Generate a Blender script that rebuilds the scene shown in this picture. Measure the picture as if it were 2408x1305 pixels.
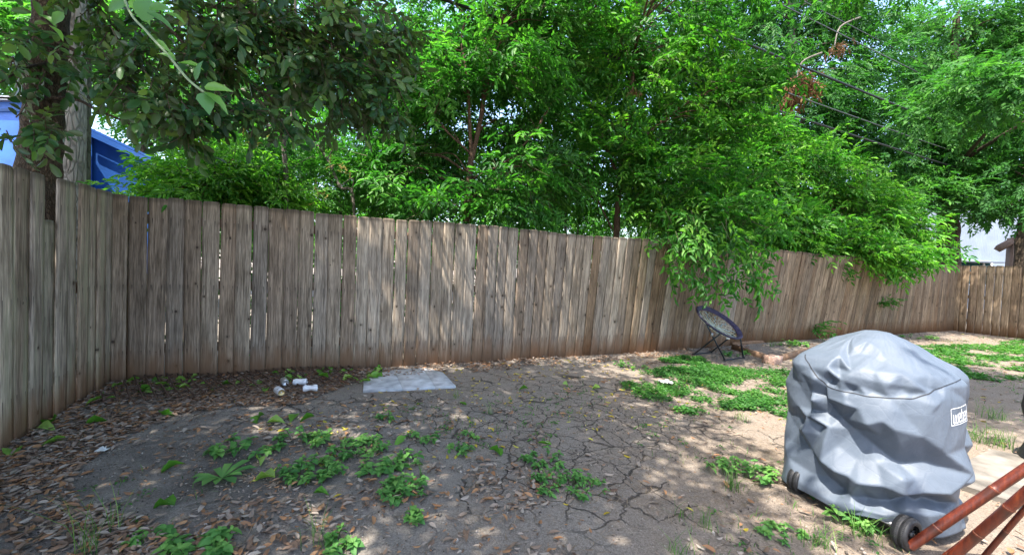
import bpy, math, random
import numpy as np
from mathutils import Vector, Matrix, geometry

for o in list(bpy.data.objects):
    bpy.data.objects.remove(o)
scene = bpy.context.scene
COL = scene.collection
RS = np.random.RandomState(7)
pi = math.pi

# ------------------------------------------------------------------ camera
F, PITCH, ROLL, H = 952.9, 0.03124, 0.04248, 1.3254          # focal length in photo pixels, radians, metres
PW, PH = 2408.0, 1305.0
cp, sp, cr, sr = math.cos(PITCH), math.sin(PITCH), math.cos(ROLL), math.sin(ROLL)
FW = np.array([0, cp, -sp]); R0 = np.array([1., 0, 0]); U0 = np.array([0, sp, cp])
RT = cr * R0 + sr * U0; UP = -sr * R0 + cr * U0
CAM = np.array([0, 0, H])
cd = bpy.data.cameras.new('camera'); cd.sensor_width = 36; cd.lens = F / PW * 36; cd.clip_start = 0.05; cd.clip_end = 3000
cam = bpy.data.objects.new('camera', cd); COL.objects.link(cam)
cam.matrix_world = Matrix(((RT[0], UP[0], -FW[0], 0), (RT[1], UP[1], -FW[1], 0), (RT[2], UP[2], -FW[2], H), (0, 0, 0, 1)))
scene.camera = cam

# ------------------------------------------------------------------ light
LX, LY = 0.304, 0.321                                          # horizontal run of a sun ray per metre of fall
SUN_EL = math.atan2(1, math.hypot(LX, LY))
w = bpy.data.worlds.new('World'); scene.world = w; w.use_nodes = True
wt = w.node_tree
sky = wt.nodes.new('ShaderNodeTexSky'); sky.sky_type = 'NISHITA'; sky.sun_disc = False
sky.sun_elevation = SUN_EL; sky.sun_rotation = math.atan2(-LX, -LY)
sky.air_density = 1.0; sky.dust_density = 2.5; sky.ozone_density = 1.0
wt.nodes['Background'].inputs[1].default_value = 0.15
wt.links.new(sky.outputs[0], wt.nodes['Background'].inputs[0])
sd = bpy.data.lights.new('sun', 'SUN'); sd.energy = 3.0; sd.angle = math.radians(0.53); sd.color = (1, 0.95, 0.86)
sun = bpy.data.objects.new('sun', sd); COL.objects.link(sun)
sun.rotation_euler = Vector((LX, LY, -1)).to_track_quat('-Z', 'Y').to_euler(); sun.location = (-8, -8, 20)
vs = scene.view_settings
vs.view_transform = 'Standard'; vs.look = 'None'; vs.exposure = 2.25; vs.gamma = 1; vs.use_curve_mapping = False
scene.render.resolution_x = 1024; scene.render.resolution_y = 554

# ------------------------------------------------------------------ helpers: pixels and places
def ray(x, y):
    return FW * F + RT * (x - PW / 2) + UP * (PH / 2 - y)
def proj(X):
    v = np.asarray(X, float) - CAM; k = F / (v @ FW)
    return np.stack([PW / 2 + k * (v @ RT), PH / 2 - k * (v @ UP)], -1)
def gnd(x, y, z=0.0):
    d = ray(x, y); t = (z - H) / d[2]; return np.array([d[0] * t, d[1] * t])
def at(x, y, depth):
    return CAM + ray(x, y) / F * depth
C1 = np.array([-3.8582, 3.8998]); FA = 0.43012; FL = 17.9646
FD = np.array([math.cos(FA), math.sin(FA)]); FN = np.array([FD[1], -FD[0]])    # along the long fence, and into the yard
C2 = C1 + FD * FL
def fence_depth(x):
    wv = ray(x, 620); return F * (C1 @ FN) / (wv[:2] @ FN)
def behind(x, off):                                           # ground point on pixel column x, off metres behind the long fence
    wv = ray(x, 620); t = ((C1 - FN * off) @ FN) / (wv[:2] @ FN); return wv[:2] * t

def vnoise(x, y, seed=0):
    xi = np.floor(x).astype(np.int64); yi = np.floor(y).astype(np.int64); fx = x - xi; fy = y - yi
    fx = fx * fx * (3 - 2 * fx); fy = fy * fy * (3 - 2 * fy)
    def h(i, j):
        n = (i * 374761393 + j * 668265263 + seed * 974634721) & 0x7fffffff
        n = ((n ^ (n >> 13)) * 1274126177) & 0x7fffffff
        return ((n ^ (n >> 16)) & 0xffff) / 65535.0
    a = h(xi, yi); b = h(xi + 1, yi); c = h(xi, yi + 1); d = h(xi + 1, yi + 1)
    return (a + (b - a) * fx) * (1 - fy) + (c + (d - c) * fx) * fy
def fbm(x, y, seed=0, o=4):
    s = 0; a = .5
    for i in range(o):
        s = s + a * vnoise(x * 2 ** i, y * 2 ** i, seed + i); a *= .5
    return s
def fence_base(t):
    return np.interp(t, [0, 2.5, 4, 8, 10, 12, 18], [.02, .0, -.02, -.025, .0, .01, .0])
def gz(x, y):
    x = np.asarray(x, float); y = np.asarray(y, float)
    q = (x - C1[0]) * FD[0] + (y - C1[1]) * FD[1]; e = np.abs((x - C1[0]) * FN[0] + (y - C1[1]) * FN[1])
    z = fence_base(q) * np.exp(-(e / 1.2) ** 2)
    return z + (fbm(x * .9, y * .9, 3, 3) - .44) * .035
def g3(px, py, dz=0):
    q = gnd(px, py); return np.array([q[0], q[1], float(gz(q[0], q[1])) + dz])
def inpoly(x, y, poly):
    poly = np.asarray(poly); r = np.zeros(np.shape(x), bool); n = len(poly)
    for i in range(n):
        x0, y0 = poly[i]; x1, y1 = poly[(i + 1) % n]
        if y0 == y1: continue
        c = ((y0 > y) != (y1 > y)) & (x < (x1 - x0) * (y - y0) / (y1 - y0) + x0); r ^= c
    return r
def gpoly(pts): return [gnd(*q) for q in pts]

# ------------------------------------------------------------------ helpers: materials
def nodes(name):
    m = bpy.data.materials.new(name); m.use_nodes = True; t = m.node_tree
    for n in list(t.nodes): t.nodes.remove(n)
    out = t.nodes.new('ShaderNodeOutputMaterial')
    def nd(typ, ins=None, **props):
        n = t.nodes.new('ShaderNode' + typ)
        for k, v in props.items(): setattr(n, k, v)
        for k, v in (ins or {}).items():
            s = n.inputs[k]
            if hasattr(v, 'is_linked') or isinstance(v, bpy.types.NodeSocket): t.links.new(v, s)
            else: s.default_value = v
        return n
    def ramp(fac, stops, interp='LINEAR'):
        n = nd('ValToRGB', {0: fac}); e = n.color_ramp; e.interpolation = interp
        while len(e.elements) < len(stops): e.elements.new(.5)
        for el, (p, c) in zip(e.elements, stops):
            el.position = p; el.color = (*c, 1) if len(c) == 3 else c
        return n.outputs[0]
    def mix(f, a, b, mode='MIX'):
        n = nd('MixRGB', {0: f, 1: a if not isinstance(a, tuple) else (*a, 1), 2: b if not isinstance(b, tuple) else (*b, 1)}, blend_type=mode)
        return n.outputs[0]
    def math_(op, a, b=0.0, c=None, clamp=False):
        ins = {0: a, 1: b}
        if c is not None: ins[2] = c
        return nd('Math', ins, operation=op, use_clamp=clamp).outputs[0]
    def sstep(v, lo, hi):
        n = nd('MapRange', {0: v, 1: lo, 2: hi, 3: 0.0, 4: 1.0}, interpolation_type='SMOOTHSTEP'); return n.outputs[0]
    def surf(s): t.links.new(s, out.inputs[0])
    return m, nd, ramp, mix, math_, sstep, surf

def simple_mat(name, col, rough=.7, metal=0., spec=.4, var=.12, scale=30., bump=.15, bscale=None, coat=0.):
    m, nd, ramp, mix, mt, ss, surf = nodes(name)
    tc = nd('TexCoord').outputs['Object']
    n = nd('TexNoise', {'Vector': tc, 'Scale': scale, 'Detail': 5.}).outputs[0]
    lo = tuple(c * (1 - var * 1.6) for c in col); hi = tuple(min(1, c * (1 + var * 1.6)) for c in col)
    c = ramp(n, [(.3, lo), (.7, hi)])
    b = nd('Bump', {'Height': nd('TexNoise', {'Vector': tc, 'Scale': bscale or scale * 3, 'Detail': 4.}).outputs[0], 'Strength': bump, 'Distance': .01})
    p = nd('BsdfPrincipled', {'Base Color': c, 'Roughness': rough, 'Metallic': metal, 'Specular IOR Level': spec, 'Normal': b.outputs[0], 'Coat Weight': coat})
    surf(p.outputs[0]); return m

def leaf_mat(name, cols, trans=.4, rough=.42, spec=.5, under=None, warm=(1.0, 1.3, .55)):
    m, nd, ramp, mix, mt, ss, surf = nodes(name)
    a = nd('Attribute', attribute_name='tint').outputs['Fac']
    n = len(cols); c = ramp(a, [(i / (n - 1), q) for i, q in enumerate(cols)])
    if under:
        bf = nd('NewGeometry').outputs['Backfacing']; c2 = mix(bf, c, under)
    else: c2 = c
    p = nd('BsdfPrincipled', {'Base Color': c2, 'Roughness': rough, 'Specular IOR Level': spec})
    tcol = mix(1.0, c, tuple(warm), 'MULTIPLY')
    tr = nd('BsdfTranslucent', {'Color': tcol})
    mx = nd('MixShader', {0: trans, 1: p.outputs[0], 2: tr.outputs[0]}); surf(mx.outputs[0]); return m

# ------------------------------------------------------------------ helpers: objects
def mesh_np(name, V, faces, smooth=False, tint=None):
    me = bpy.data.meshes.new(name); V = np.asarray(V, np.float32)
    me.vertices.add(len(V)); me.vertices.foreach_set('co', V.ravel())
    faces = [np.asarray(f, np.int32) for f in faces if len(f)]
    tot = sum(f.size for f in faces); cnt = sum(len(f) for f in faces)
    me.loops.add(tot); me.polygons.add(cnt)
    me.loops.foreach_set('vertex_index', np.concatenate([f.ravel() for f in faces]))
    sz = np.concatenate([np.full(len(f), f.shape[1], np.int32) for f in faces])
    st = np.concatenate([[0], np.cumsum(sz)[:-1]]).astype(np.int32)
    me.polygons.foreach_set('loop_start', st)
    if smooth: me.polygons.foreach_set('use_smooth', np.ones(cnt, bool))
    if tint is not None:
        at_ = me.attributes.new('tint', 'FLOAT', 'POINT'); at_.data.foreach_set('value', np.asarray(tint, np.float32))
    me.update(calc_edges=True); return me
def obj(name, me, mat, parent=None, loc=None, rot=None):
    o = bpy.data.objects.new(name, me); COL.objects.link(o)
    if me is not None and mat is not None and len(me.materials) == 0: me.materials.append(mat)
    if parent is not None: o.parent = parent
    if loc is not None: o.location = loc
    if rot is not None: o.rotation_euler = rot
    return o
def tag(o, label=None, cat=None, group=None, kind=None):
    if label: o['label'] = label
    if cat: o['category'] = cat
    if group: o['group'] = group
    if kind: o['kind'] = kind
    return o
def thing(name, label, cat, loc, group=None, rz=0.):
    o = bpy.data.objects.new(name, None); COL.objects.link(o); o.empty_display_size = .1
    o.location = [float(v) for v in loc]; o.rotation_euler = (0, 0, rz); return tag(o, label, cat, group)

class MB:                                                     # collects shapes, builds one mesh
    def __init__(s): s.V = []; s.T = []; s.Q = []; s.n = 0; s.tint = []
    def add(s, V, tris=(), quads=(), tint=0.5):
        V = np.asarray(V, float).reshape(-1, 3)
        if len(tris): s.T.append(np.asarray(tris, int) + s.n)
        if len(quads): s.Q.append(np.asarray(quads, int) + s.n)
        s.V.append(V); s.n += len(V); s.tint.append(np.full(len(V), tint) if np.isscalar(tint) else np.asarray(tint)); return s
    def box(s, c, size, M=None, tint=.5):
        x, y, z = [v / 2 for v in size]
        V = np.array([(-x, -y, -z), (x, -y, -z), (x, y, -z), (-x, y, -z), (-x, -y, z), (x, -y, z), (x, y, z), (-x, y, z)])
        if M is not None: V = V @ np.asarray(M).T
        return s.add(V + np.asarray(c), quads=[(0, 3, 2, 1), (4, 5, 6, 7), (0, 1, 5, 4), (1, 2, 6, 5), (2, 3, 7, 6), (3, 0, 4, 7)], tint=tint)
    def tube(s, P, r, n=6, cap=True, tint=.5):
        P = np.asarray(P, float); k = len(P); r = np.full(k, r) if np.isscalar(r) else np.asarray(r, float)
        T = np.gradient(P, axis=0); T /= np.linalg.norm(T, axis=1)[:, None] + 1e-9
        ref = np.array([0, 0, 1.]) if abs(T[0, 2]) < .9 else np.array([1., 0, 0])
        u = np.cross(T[0], ref); u /= np.linalg.norm(u); U = []
        for i in range(k):
            u = u - T[i] * (u @ T[i]); u /= np.linalg.norm(u) + 1e-9; U.append(u)
        U = np.array(U); W = np.cross(T, U); a = np.arange(n) * 2 * pi / n
        V = (P[:, None] + r[:, None, None] * (np.cos(a)[None, :, None] * U[:, None] + np.sin(a)[None, :, None] * W[:, None])).reshape(-1, 3)
        q = [(i * n + j, i * n + (j + 1) % n, (i + 1) * n + (j + 1) % n, (i + 1) * n + j) for i in range(k - 1) for j in range(n)]
        tr = []
        if cap:
            V = np.vstack([V, P[0], P[-1]]); m = k * n
            tr = [(m, (j + 1) % n, j) for j in range(n)] + [(m + 1, (k - 1) * n + j, (k - 1) * n + (j + 1) % n) for j in range(n)]
        return s.add(V, tr, q, tint)
    def lathe(s, prof, n=24, M=None, c=(0, 0, 0), tint=.5):
        prof = np.asarray(prof, float); k = len(prof); a = np.arange(n) * 2 * pi / n
        V = np.stack([prof[:, None, 0] * np.cos(a), prof[:, None, 0] * np.sin(a), np.repeat(prof[:, 1:2], n, 1)], -1).reshape(-1, 3)
        q = [(i * n + j, i * n + (j + 1) % n, (i + 1) * n + (j + 1) % n, (i + 1) * n + j) for i in range(k - 1) for j in range(n)]
        if M is not None: V = V @ np.asarray(M).T
        return s.add(V + np.asarray(c), quads=q, tint=tint)
    def prism(s, poly, z0, z1, tint=.5):
        poly = np.asarray(poly, float); n = len(poly)
        V = np.vstack([np.c_[poly, np.full(n, z0)], np.c_[poly, np.full(n, z1)]])
        s.add(V, quads=[(i, (i + 1) % n, n + (i + 1) % n, n + i) for i in range(n)], tint=tint)
        c = poly.mean(0); V2 = np.vstack([np.c_[poly, np.full(n, z1)], [[c[0], c[1], z1]], np.c_[poly, np.full(n, z0)], [[c[0], c[1], z0]]])
        tr = [(i, (i + 1) % n, n) for i in range(n)] + [(n + 1 + (i + 1) % n, n + 1 + i, 2 * n + 1) for i in range(n)]
        return s.add(V2, tr, tint=tint)
    def mesh(s, name, smooth=False, origin=(0, 0, 0)):
        V = np.vstack(s.V) - np.asarray(origin, float)
        return mesh_np(name, V, ([np.vstack(s.T)] if s.T else []) + ([np.vstack(s.Q)] if s.Q else []), smooth, np.concatenate(s.tint))
    def build(s, name, mat, parent=None, smooth=False, origin=None):
        o0 = np.array(parent.location) if origin is None and parent is not None else (np.zeros(3) if origin is None else np.asarray(origin, float))
        return obj(name, s.mesh(name, smooth, o0), mat, parent, loc=None if parent is not None else o0)

def nrm(v): return v / (np.linalg.norm(v, axis=-1, keepdims=True) + 1e-9)

# leaf outlines: (along, across, lift) and faces; a fold runs down the midrib
LEAF2 = (np.array([(0, 0, 0), (.42, -.5, .10), (1, 0, -.10), (.42, .5, .10)]), [(0, 1, 2), (0, 2, 3)], [])
LEAF4 = (np.array([(0, 0, 0), (.22, -.40, .07), (.62, -.40, .06), (1, 0, -.18), (.62, .40, .06), (.22, .40, .07)]), [], [(0, 1, 2, 3), (0, 3, 4, 5)])
LEAF9 = (np.array([(0, 0, 0), (.35, 0, -.02), (.7, 0, -.06), (1, 0, -.2), (.16, -.36, .05), (.42, -.5, .08), (.74, -.30, .0), (.16, .36, .05), (.42, .5, .08), (.74, .30, .0)]),
         [(0, 4, 1), (0, 1, 7), (2, 6, 3), (2, 3, 9)], [(1, 4, 5, 2), (1, 2, 8, 7)] + []) 
LEAF9 = (LEAF9[0], LEAF9[1] + [(5, 6, 2), (2, 9, 8)], LEAF9[2])
LEAFO = (np.array([(0, 0, 0), (.35, 0, -.02), (.7, 0, -.05), (1, 0, -.12), (.18, -.30, .05), (.5, -.5, .08), (.86, -.36, .0), (.18, .30, .05), (.5, .5, .08), (.86, .36, .0)]), LEAF9[1], LEAF9[2])
def leaves(P, D, N, L, W, tpl, tint):
    """stack of leaves -> V, tris, quads, tint"""
    D = nrm(D); N = nrm(N - D * np.sum(N * D, -1, keepdims=True)); B = np.cross(N, D)
    t, tr, qu = tpl; k = len(t); n = len(P)
    V = P[:, None] + D[:, None] * (t[None, :, 0:1] * L[:, None, None]) + B[:, None] * (t[None, :, 1:2] * W[:, None, None]) + N[:, None] * (t[None, :, 2:3] * L[:, None, None])
    off = (np.arange(n) * k)[:, None, None]
    T = (np.asarray(tr)[None] + off).reshape(-1, 3) if len(tr) else np.zeros((0, 3), int)
    Q = (np.asarray(qu)[None] + off).reshape(-1, 4) if len(qu) else np.zeros((0, 4), int)
    return V.reshape(-1, 3), T, Q, np.repeat(tint, k)

def shoot_template(kind, rng, L=.1, W=.035, n=8, stem=.35):
    """leaves along a shoot that runs along +X with Z up; returns base, dir, normal, len, wid"""
    P = []; D = []; N = []; Ls = []; Ws = []
    def add(p, d, nn, l):
        P.append(p); D.append(d); N.append(nn); Ls.append(l * L); Ws.append(l * W)
    if kind == 'pinnate':
        for i in range(n):
            x = stem * (.15 + .85 * i / max(1, n - 1)); side = 1 if i % 2 else -1
            az = side * rng.uniform(.55, 1.1) if i < n - 1 else rng.uniform(-.2, .2)
            el = rng.uniform(-.1, .45); base = np.array([x, 0, -.25 * x * x])
            rl = L * rng.uniform(1.7, 2.4); pairs = rng.randint(2, 4)
            dirv = np.array([math.cos(az) * math.cos(el), math.sin(az) * math.cos(el), math.sin(el)])
            sidev = nrm(np.cross([0, 0, 1.], dirv)); upv = np.cross(dirv, sidev)
            for j in range(pairs):
                f = .35 + .5 * j / pairs; q = base + dirv * rl * f - np.array([0, 0, 1]) * rl * .35 * f * f
                for sg in (-1, 1):
                    dd = dirv * rng.uniform(.45, .8) + sidev * sg * rng.uniform(.7, 1.) + np.array([0, 0, rng.uniform(-.55, .0)])
                    add(q, dd, upv + sidev * rng.uniform(-.35, .35) + dirv * rng.uniform(-.3, .3), rng.uniform(.75, 1.05))
            q = base + dirv * rl * .9 - np.array([0, 0, 1]) * rl * .28
            add(q, dirv + np.array([0, 0, -.5]), upv + sidev * rng.uniform(-.3, .3), rng.uniform(.9, 1.25))
    else:
        for i in range(n):
            x = stem * (.08 + .92 * i / max(1, n - 1)); side = 1 if i % 2 else -1
            if kind == 'whorl': az = i * 2.4
            roll = rng.uniform(-.7, .7) if kind != 'whorl' else i * 2.4
            dd = np.array([rng.uniform(.5, 1.), side * rng.uniform(.5, .9) * math.cos(roll), rng.uniform(-.45, .15) + .6 * math.sin(roll) * (kind == 'whorl')])
            if i >= n - 1: dd = np.array([1, rng.uniform(-.2, .2), rng.uniform(-.4, 0)])
            add(np.array([x, 0, -.3 * x * x]), dd, np.array([rng.uniform(-.4, .3), rng.uniform(-.5, .5), 1.]), rng.uniform(.65, 1.1))
    return np.array(P), nrm(np.array(D)), nrm(np.array(N)), np.array(Ls), np.array(Ws)

def foliage(shP, shD, kind, rng, L, W, n, stem, tpl, tint_mid=.5, tint_var=.22, twist=.5, scale=(.75, 1.2), tint_shoot=None, stems=True):
    """place shoots at shP running along shD; returns leaf mesh data and stem MB arrays"""
    tm = [shoot_template(kind, rng, L, W, n, stem) for _ in range(5)]
    m = len(shP); shD = nrm(shD)
    up = np.tile([0, 0, 1.], (m, 1)) + rng.normal(0, twist, (m, 3)); Y = nrm(np.cross(up, shD)); Z = np.cross(shD, Y)
    M = np.stack([shD, Y, Z], -1); sc = rng.uniform(*scale, m); pick = rng.randint(0, 5, m)
    ts = rng.normal(tint_mid, tint_var * .7, m) if tint_shoot is None else tint_shoot
    VV = []; TT = []; QQ = []; CC = []; n0 = 0
    for k in range(5):
        ii = np.where(pick == k)[0]
        if not len(ii): continue
        P, D, N, Ls, Ws = tm[k]; q = len(P)
        p = (shP[ii][:, None] + np.einsum('mij,nj->mni', M[ii], P) * sc[ii][:, None, None]).reshape(-1, 3)
        d = np.einsum('mij,nj->mni', M[ii], D).reshape(-1, 3) + rng.normal(0, .12, (len(ii) * q, 3)); nn = np.einsum('mij,nj->mni', M[ii], N).reshape(-1, 3) + rng.normal(0, .15, (len(ii) * q, 3))
        l = (Ls[None] * sc[ii][:, None]).ravel(); ww = (Ws[None] * sc[ii][:, None]).ravel()
        ti = np.clip(np.repeat(ts[ii], q) + rng.normal(0, tint_var * .6, len(ii) * q), 0, 1)
        V, T, Q, C = leaves(p, d, nn, l, ww, tpl, ti)
        VV.append(V); TT.append(T + n0); QQ.append(Q + n0); CC.append(C); n0 += len(V)
    S = None
    if stems:
        a = shP; b = shP + shD * (stem * sc)[:, None] * .5 + np.array([0, 0, -.02]); c = shP + (shD + Z * (-.2 * stem)) * (stem * sc)[:, None]
        r = np.array([.006, .004, .002]) * (stem / .35) ** .5; Vs = []
        for jj, (pt, rr) in enumerate(zip((a, b, c), r)):
            for q in range(3):
                an = q * 2 * pi / 3; Vs.append(pt + (Y * math.cos(an) + Z * math.sin(an)) * rr)
        Vs = np.stack(Vs, 1).reshape(-1, 3); off = (np.arange(m) * 9)[:, None, None]
        qd = np.array([(i * 3 + j, i * 3 + (j + 1) % 3, i * 3 + 3 + (j + 1) % 3, i * 3 + 3 + j) for i in range(2) for j in range(3)])
        S = (Vs, (qd[None] + off).reshape(-1, 4))
    return np.vstack(VV), np.vstack(TT), np.vstack(QQ), np.concatenate(CC), S

def clusters(blobs, rng, trunk_xy, per=9, csize=.22, out=.6, droop=.25, flat=.55, shell=.5):
    """blobs: (centre, radii, count) -> shoot positions and directions, grouped in layered sprays"""
    P = []; D = []; CCs = []
    for c, r, n in blobs:
        c = np.asarray(c, float); r = np.asarray(r, float)
        u = nrm(rng.normal(0, 1, (n, 3))); rad = (shell + (1 - shell) * rng.uniform(0, 1, n)) ** .6 * rng.uniform(.7, 1.08, n)
        cc = c + u * r * rad[:, None]; CCs.append(cc)
        for k in range(n):
            o = u[k] * np.array([1, 1, .6]); hz = np.array([cc[k][0] - trunk_xy[0], cc[k][1] - trunk_xy[1], 0]); hz /= np.linalg.norm(hz) + .3
            main = nrm(o * out + hz * .55 + np.array([0, 0, -droop]) + rng.normal(0, .2, 3))
            m = rng.poisson(per) + 2
            dd = nrm(main + rng.normal(0, .62, (m, 3)) * np.array([1, 1, flat]) + np.array([0, 0, -droop * .4]))
            P.append(cc[k] + rng.normal(0, csize, (m, 3)) * np.array([1, 1, .45])); D.append(dd)
    return np.vstack(P), np.vstack(D), np.vstack(CCs)
def blob(px, py, depth, rx, ry, n, rz=None):
    k = depth / F; return (at(px, py, depth), (rx * k, (rz if rz else min(rx, ry) * k * .8), ry * k), n)

def curve(pts, n=12):                                         # smooth curve through points
    P = np.asarray(pts, float); k = len(P); t = np.linspace(0, k - 1, n * (k - 1) + 1); out = []
    for q in t:
        i = min(int(q), k - 2); f = q - i; a = P[max(i - 1, 0)]; b = P[i]; c = P[i + 1]; d = P[min(i + 2, k - 1)]
        out.append(.5 * ((2 * b) + (c - a) * f + (2 * a - 5 * b + 4 * c - d) * f * f + (-a + 3 * b - 3 * c + d) * f ** 3))
    return np.array(out)

# ------------------------------------------------------------------ ground
def soil_material():
    m, nd, ramp, mix, mt, ss, surf = nodes('soil')
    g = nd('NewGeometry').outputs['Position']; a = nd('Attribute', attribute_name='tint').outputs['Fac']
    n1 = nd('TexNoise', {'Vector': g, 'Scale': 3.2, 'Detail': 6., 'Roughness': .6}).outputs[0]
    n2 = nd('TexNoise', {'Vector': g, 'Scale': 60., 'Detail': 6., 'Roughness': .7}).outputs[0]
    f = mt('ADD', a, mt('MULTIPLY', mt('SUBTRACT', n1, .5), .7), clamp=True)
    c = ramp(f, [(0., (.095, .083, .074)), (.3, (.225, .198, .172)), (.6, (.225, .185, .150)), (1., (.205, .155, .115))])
    c = mix(.75, c, ramp(n2, [(.25, (.45, .44, .43)), (.55, (1, 1, 1)), (.8, (1.35, 1.3, 1.25))]), 'MULTIPLY')
    v = nd('TexVoronoi', {'Vector': g, 'Scale': 90.}, feature='F1'); sp_ = ss(v.outputs['Distance'], .16, .08)
    keep = ss(nd('SeparateColor', {0: v.outputs['Color']}).outputs[0], .80, .84)
    c = mix(mt('MULTIPLY', mt('MULTIPLY', sp_, keep), .55), c, (.42, .36, .28))
    n4 = nd('TexNoise', {'Vector': g, 'Scale': 130., 'Detail': 4., 'Roughness': .75}).outputs[0]
    c = mix(.8, c, ramp(n4, [(.32, (.42, .41, .40)), (.5, (1, 1, 1)), (.68, (1.45, 1.42, 1.38))]), 'MULTIPLY')
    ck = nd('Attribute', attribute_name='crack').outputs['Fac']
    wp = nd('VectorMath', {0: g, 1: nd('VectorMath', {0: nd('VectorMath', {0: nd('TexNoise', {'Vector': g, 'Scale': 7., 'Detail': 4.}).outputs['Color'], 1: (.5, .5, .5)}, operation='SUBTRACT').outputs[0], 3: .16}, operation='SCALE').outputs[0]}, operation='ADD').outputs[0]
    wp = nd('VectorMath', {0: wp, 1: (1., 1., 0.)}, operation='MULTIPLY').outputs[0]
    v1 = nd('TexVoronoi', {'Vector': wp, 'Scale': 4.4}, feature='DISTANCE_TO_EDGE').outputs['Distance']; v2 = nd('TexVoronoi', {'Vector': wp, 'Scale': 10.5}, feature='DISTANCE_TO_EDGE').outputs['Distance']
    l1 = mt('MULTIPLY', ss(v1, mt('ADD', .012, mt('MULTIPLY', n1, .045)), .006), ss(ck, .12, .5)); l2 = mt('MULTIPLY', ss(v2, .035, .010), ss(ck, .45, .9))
    ln = mt('MAXIMUM', l1, mt('MULTIPLY', l2, .75)); c = mix(mt('MULTIPLY', ln, .85), c, (.035, .029, .025))  # crack lines darkened in the colour, as if shaded by their depth
    h = mt('ADD', mt('MULTIPLY', mt('SUBTRACT', n2, mt('MULTIPLY', ln, 2.5)), .6), nd('TexNoise', {'Vector': g, 'Scale': 190., 'Detail': 3.}).outputs[0])
    b = nd('Bump', {'Height': h, 'Strength': .55, 'Distance': .012})
    surf(nd('BsdfPrincipled', {'Base Color': c, 'Roughness': .95, 'Specular IOR Level': .15, 'Normal': b.outputs[0]}).outputs[0]); return m
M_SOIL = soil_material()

def axis(lo, f0, m0, m1, f1, hi, fine, crisp, mid):
    a = list(np.arange(f0, m0, fine)) + list(np.arange(m0, m1, crisp)) + list(np.arange(m1, f1 + 1e-6, fine)); q = a[-1]; s = fine
    while q < hi: s = min(s * 1.25, mid) if q < f1 + 9 else s * 1.5; q += s; a.append(q)
    q = f0; s = fine
    while q > lo: s = min(s * 1.25, mid) if q > f0 - 6 else s * 1.5; q -= s; a.insert(0, q)
    return np.array(a)
gx = axis(-600, -4.3, 0, 0, 4.6, 600, .0195, .0195, .16); gy = axis(-600, 1.5, 3., 3., 6.7, 700, .0195, .0195, .16)
X, Y = np.meshgrid(gx, gy); SH = X.shape
jx = X; jy = Y
near = (X > -4.6) & (X < 5) & (Y > 1.2) & (Y < 7)
Z = gz(X, Y)
Z = np.where(np.hypot(X, Y) > 60, 0, Z)
cw = np.zeros(SH); xn = X[near]; yn = Y[near]
ctr = gnd(1290, 960)
mask = np.exp(-(((xn - ctr[0]) / 1.5) ** 2 + ((yn - ctr[1]) / 1.2) ** 2) ** 2) + .35 * (fbm(xn * 1.3, yn * 1.3, 11, 2) > .40)
mask = np.clip(mask * (fbm(xn * 2.2, yn * 2.2, 19, 3) * 2.6 - .25), 0, 1)
cw[near] = mask
crumb = np.zeros(SH); crumb[near] = ((fbm(xn * 16, yn * 16, 23, 3) - .45) * .008 + (fbm(xn * 45, yn * 45, 29, 2) - .37) * .007) * (1 - .5 * mask)
Z = Z + crumb
# soil colour: dark moist earth under the oak, grey crust in the middle, dry tan to the right
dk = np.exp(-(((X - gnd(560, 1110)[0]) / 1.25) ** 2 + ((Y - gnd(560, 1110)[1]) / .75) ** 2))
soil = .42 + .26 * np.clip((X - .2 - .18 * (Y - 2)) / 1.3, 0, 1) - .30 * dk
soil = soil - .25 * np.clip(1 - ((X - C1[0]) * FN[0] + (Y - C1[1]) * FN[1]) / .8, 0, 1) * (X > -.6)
nx, ny = SH[1], SH[0]
idx = np.arange(nx * ny).reshape(ny, nx)
Q = np.stack([idx[:-1, :-1], idx[:-1, 1:], idx[1:, 1:], idx[1:, :-1]], -1).reshape(-1, 4)
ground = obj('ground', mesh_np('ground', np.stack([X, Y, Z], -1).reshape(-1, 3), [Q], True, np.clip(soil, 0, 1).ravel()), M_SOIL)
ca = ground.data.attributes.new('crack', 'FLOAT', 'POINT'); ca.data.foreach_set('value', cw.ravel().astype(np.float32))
tag(ground, 'bare cracked grey and tan soil of the back yard', 'ground', kind='structure')

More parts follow.
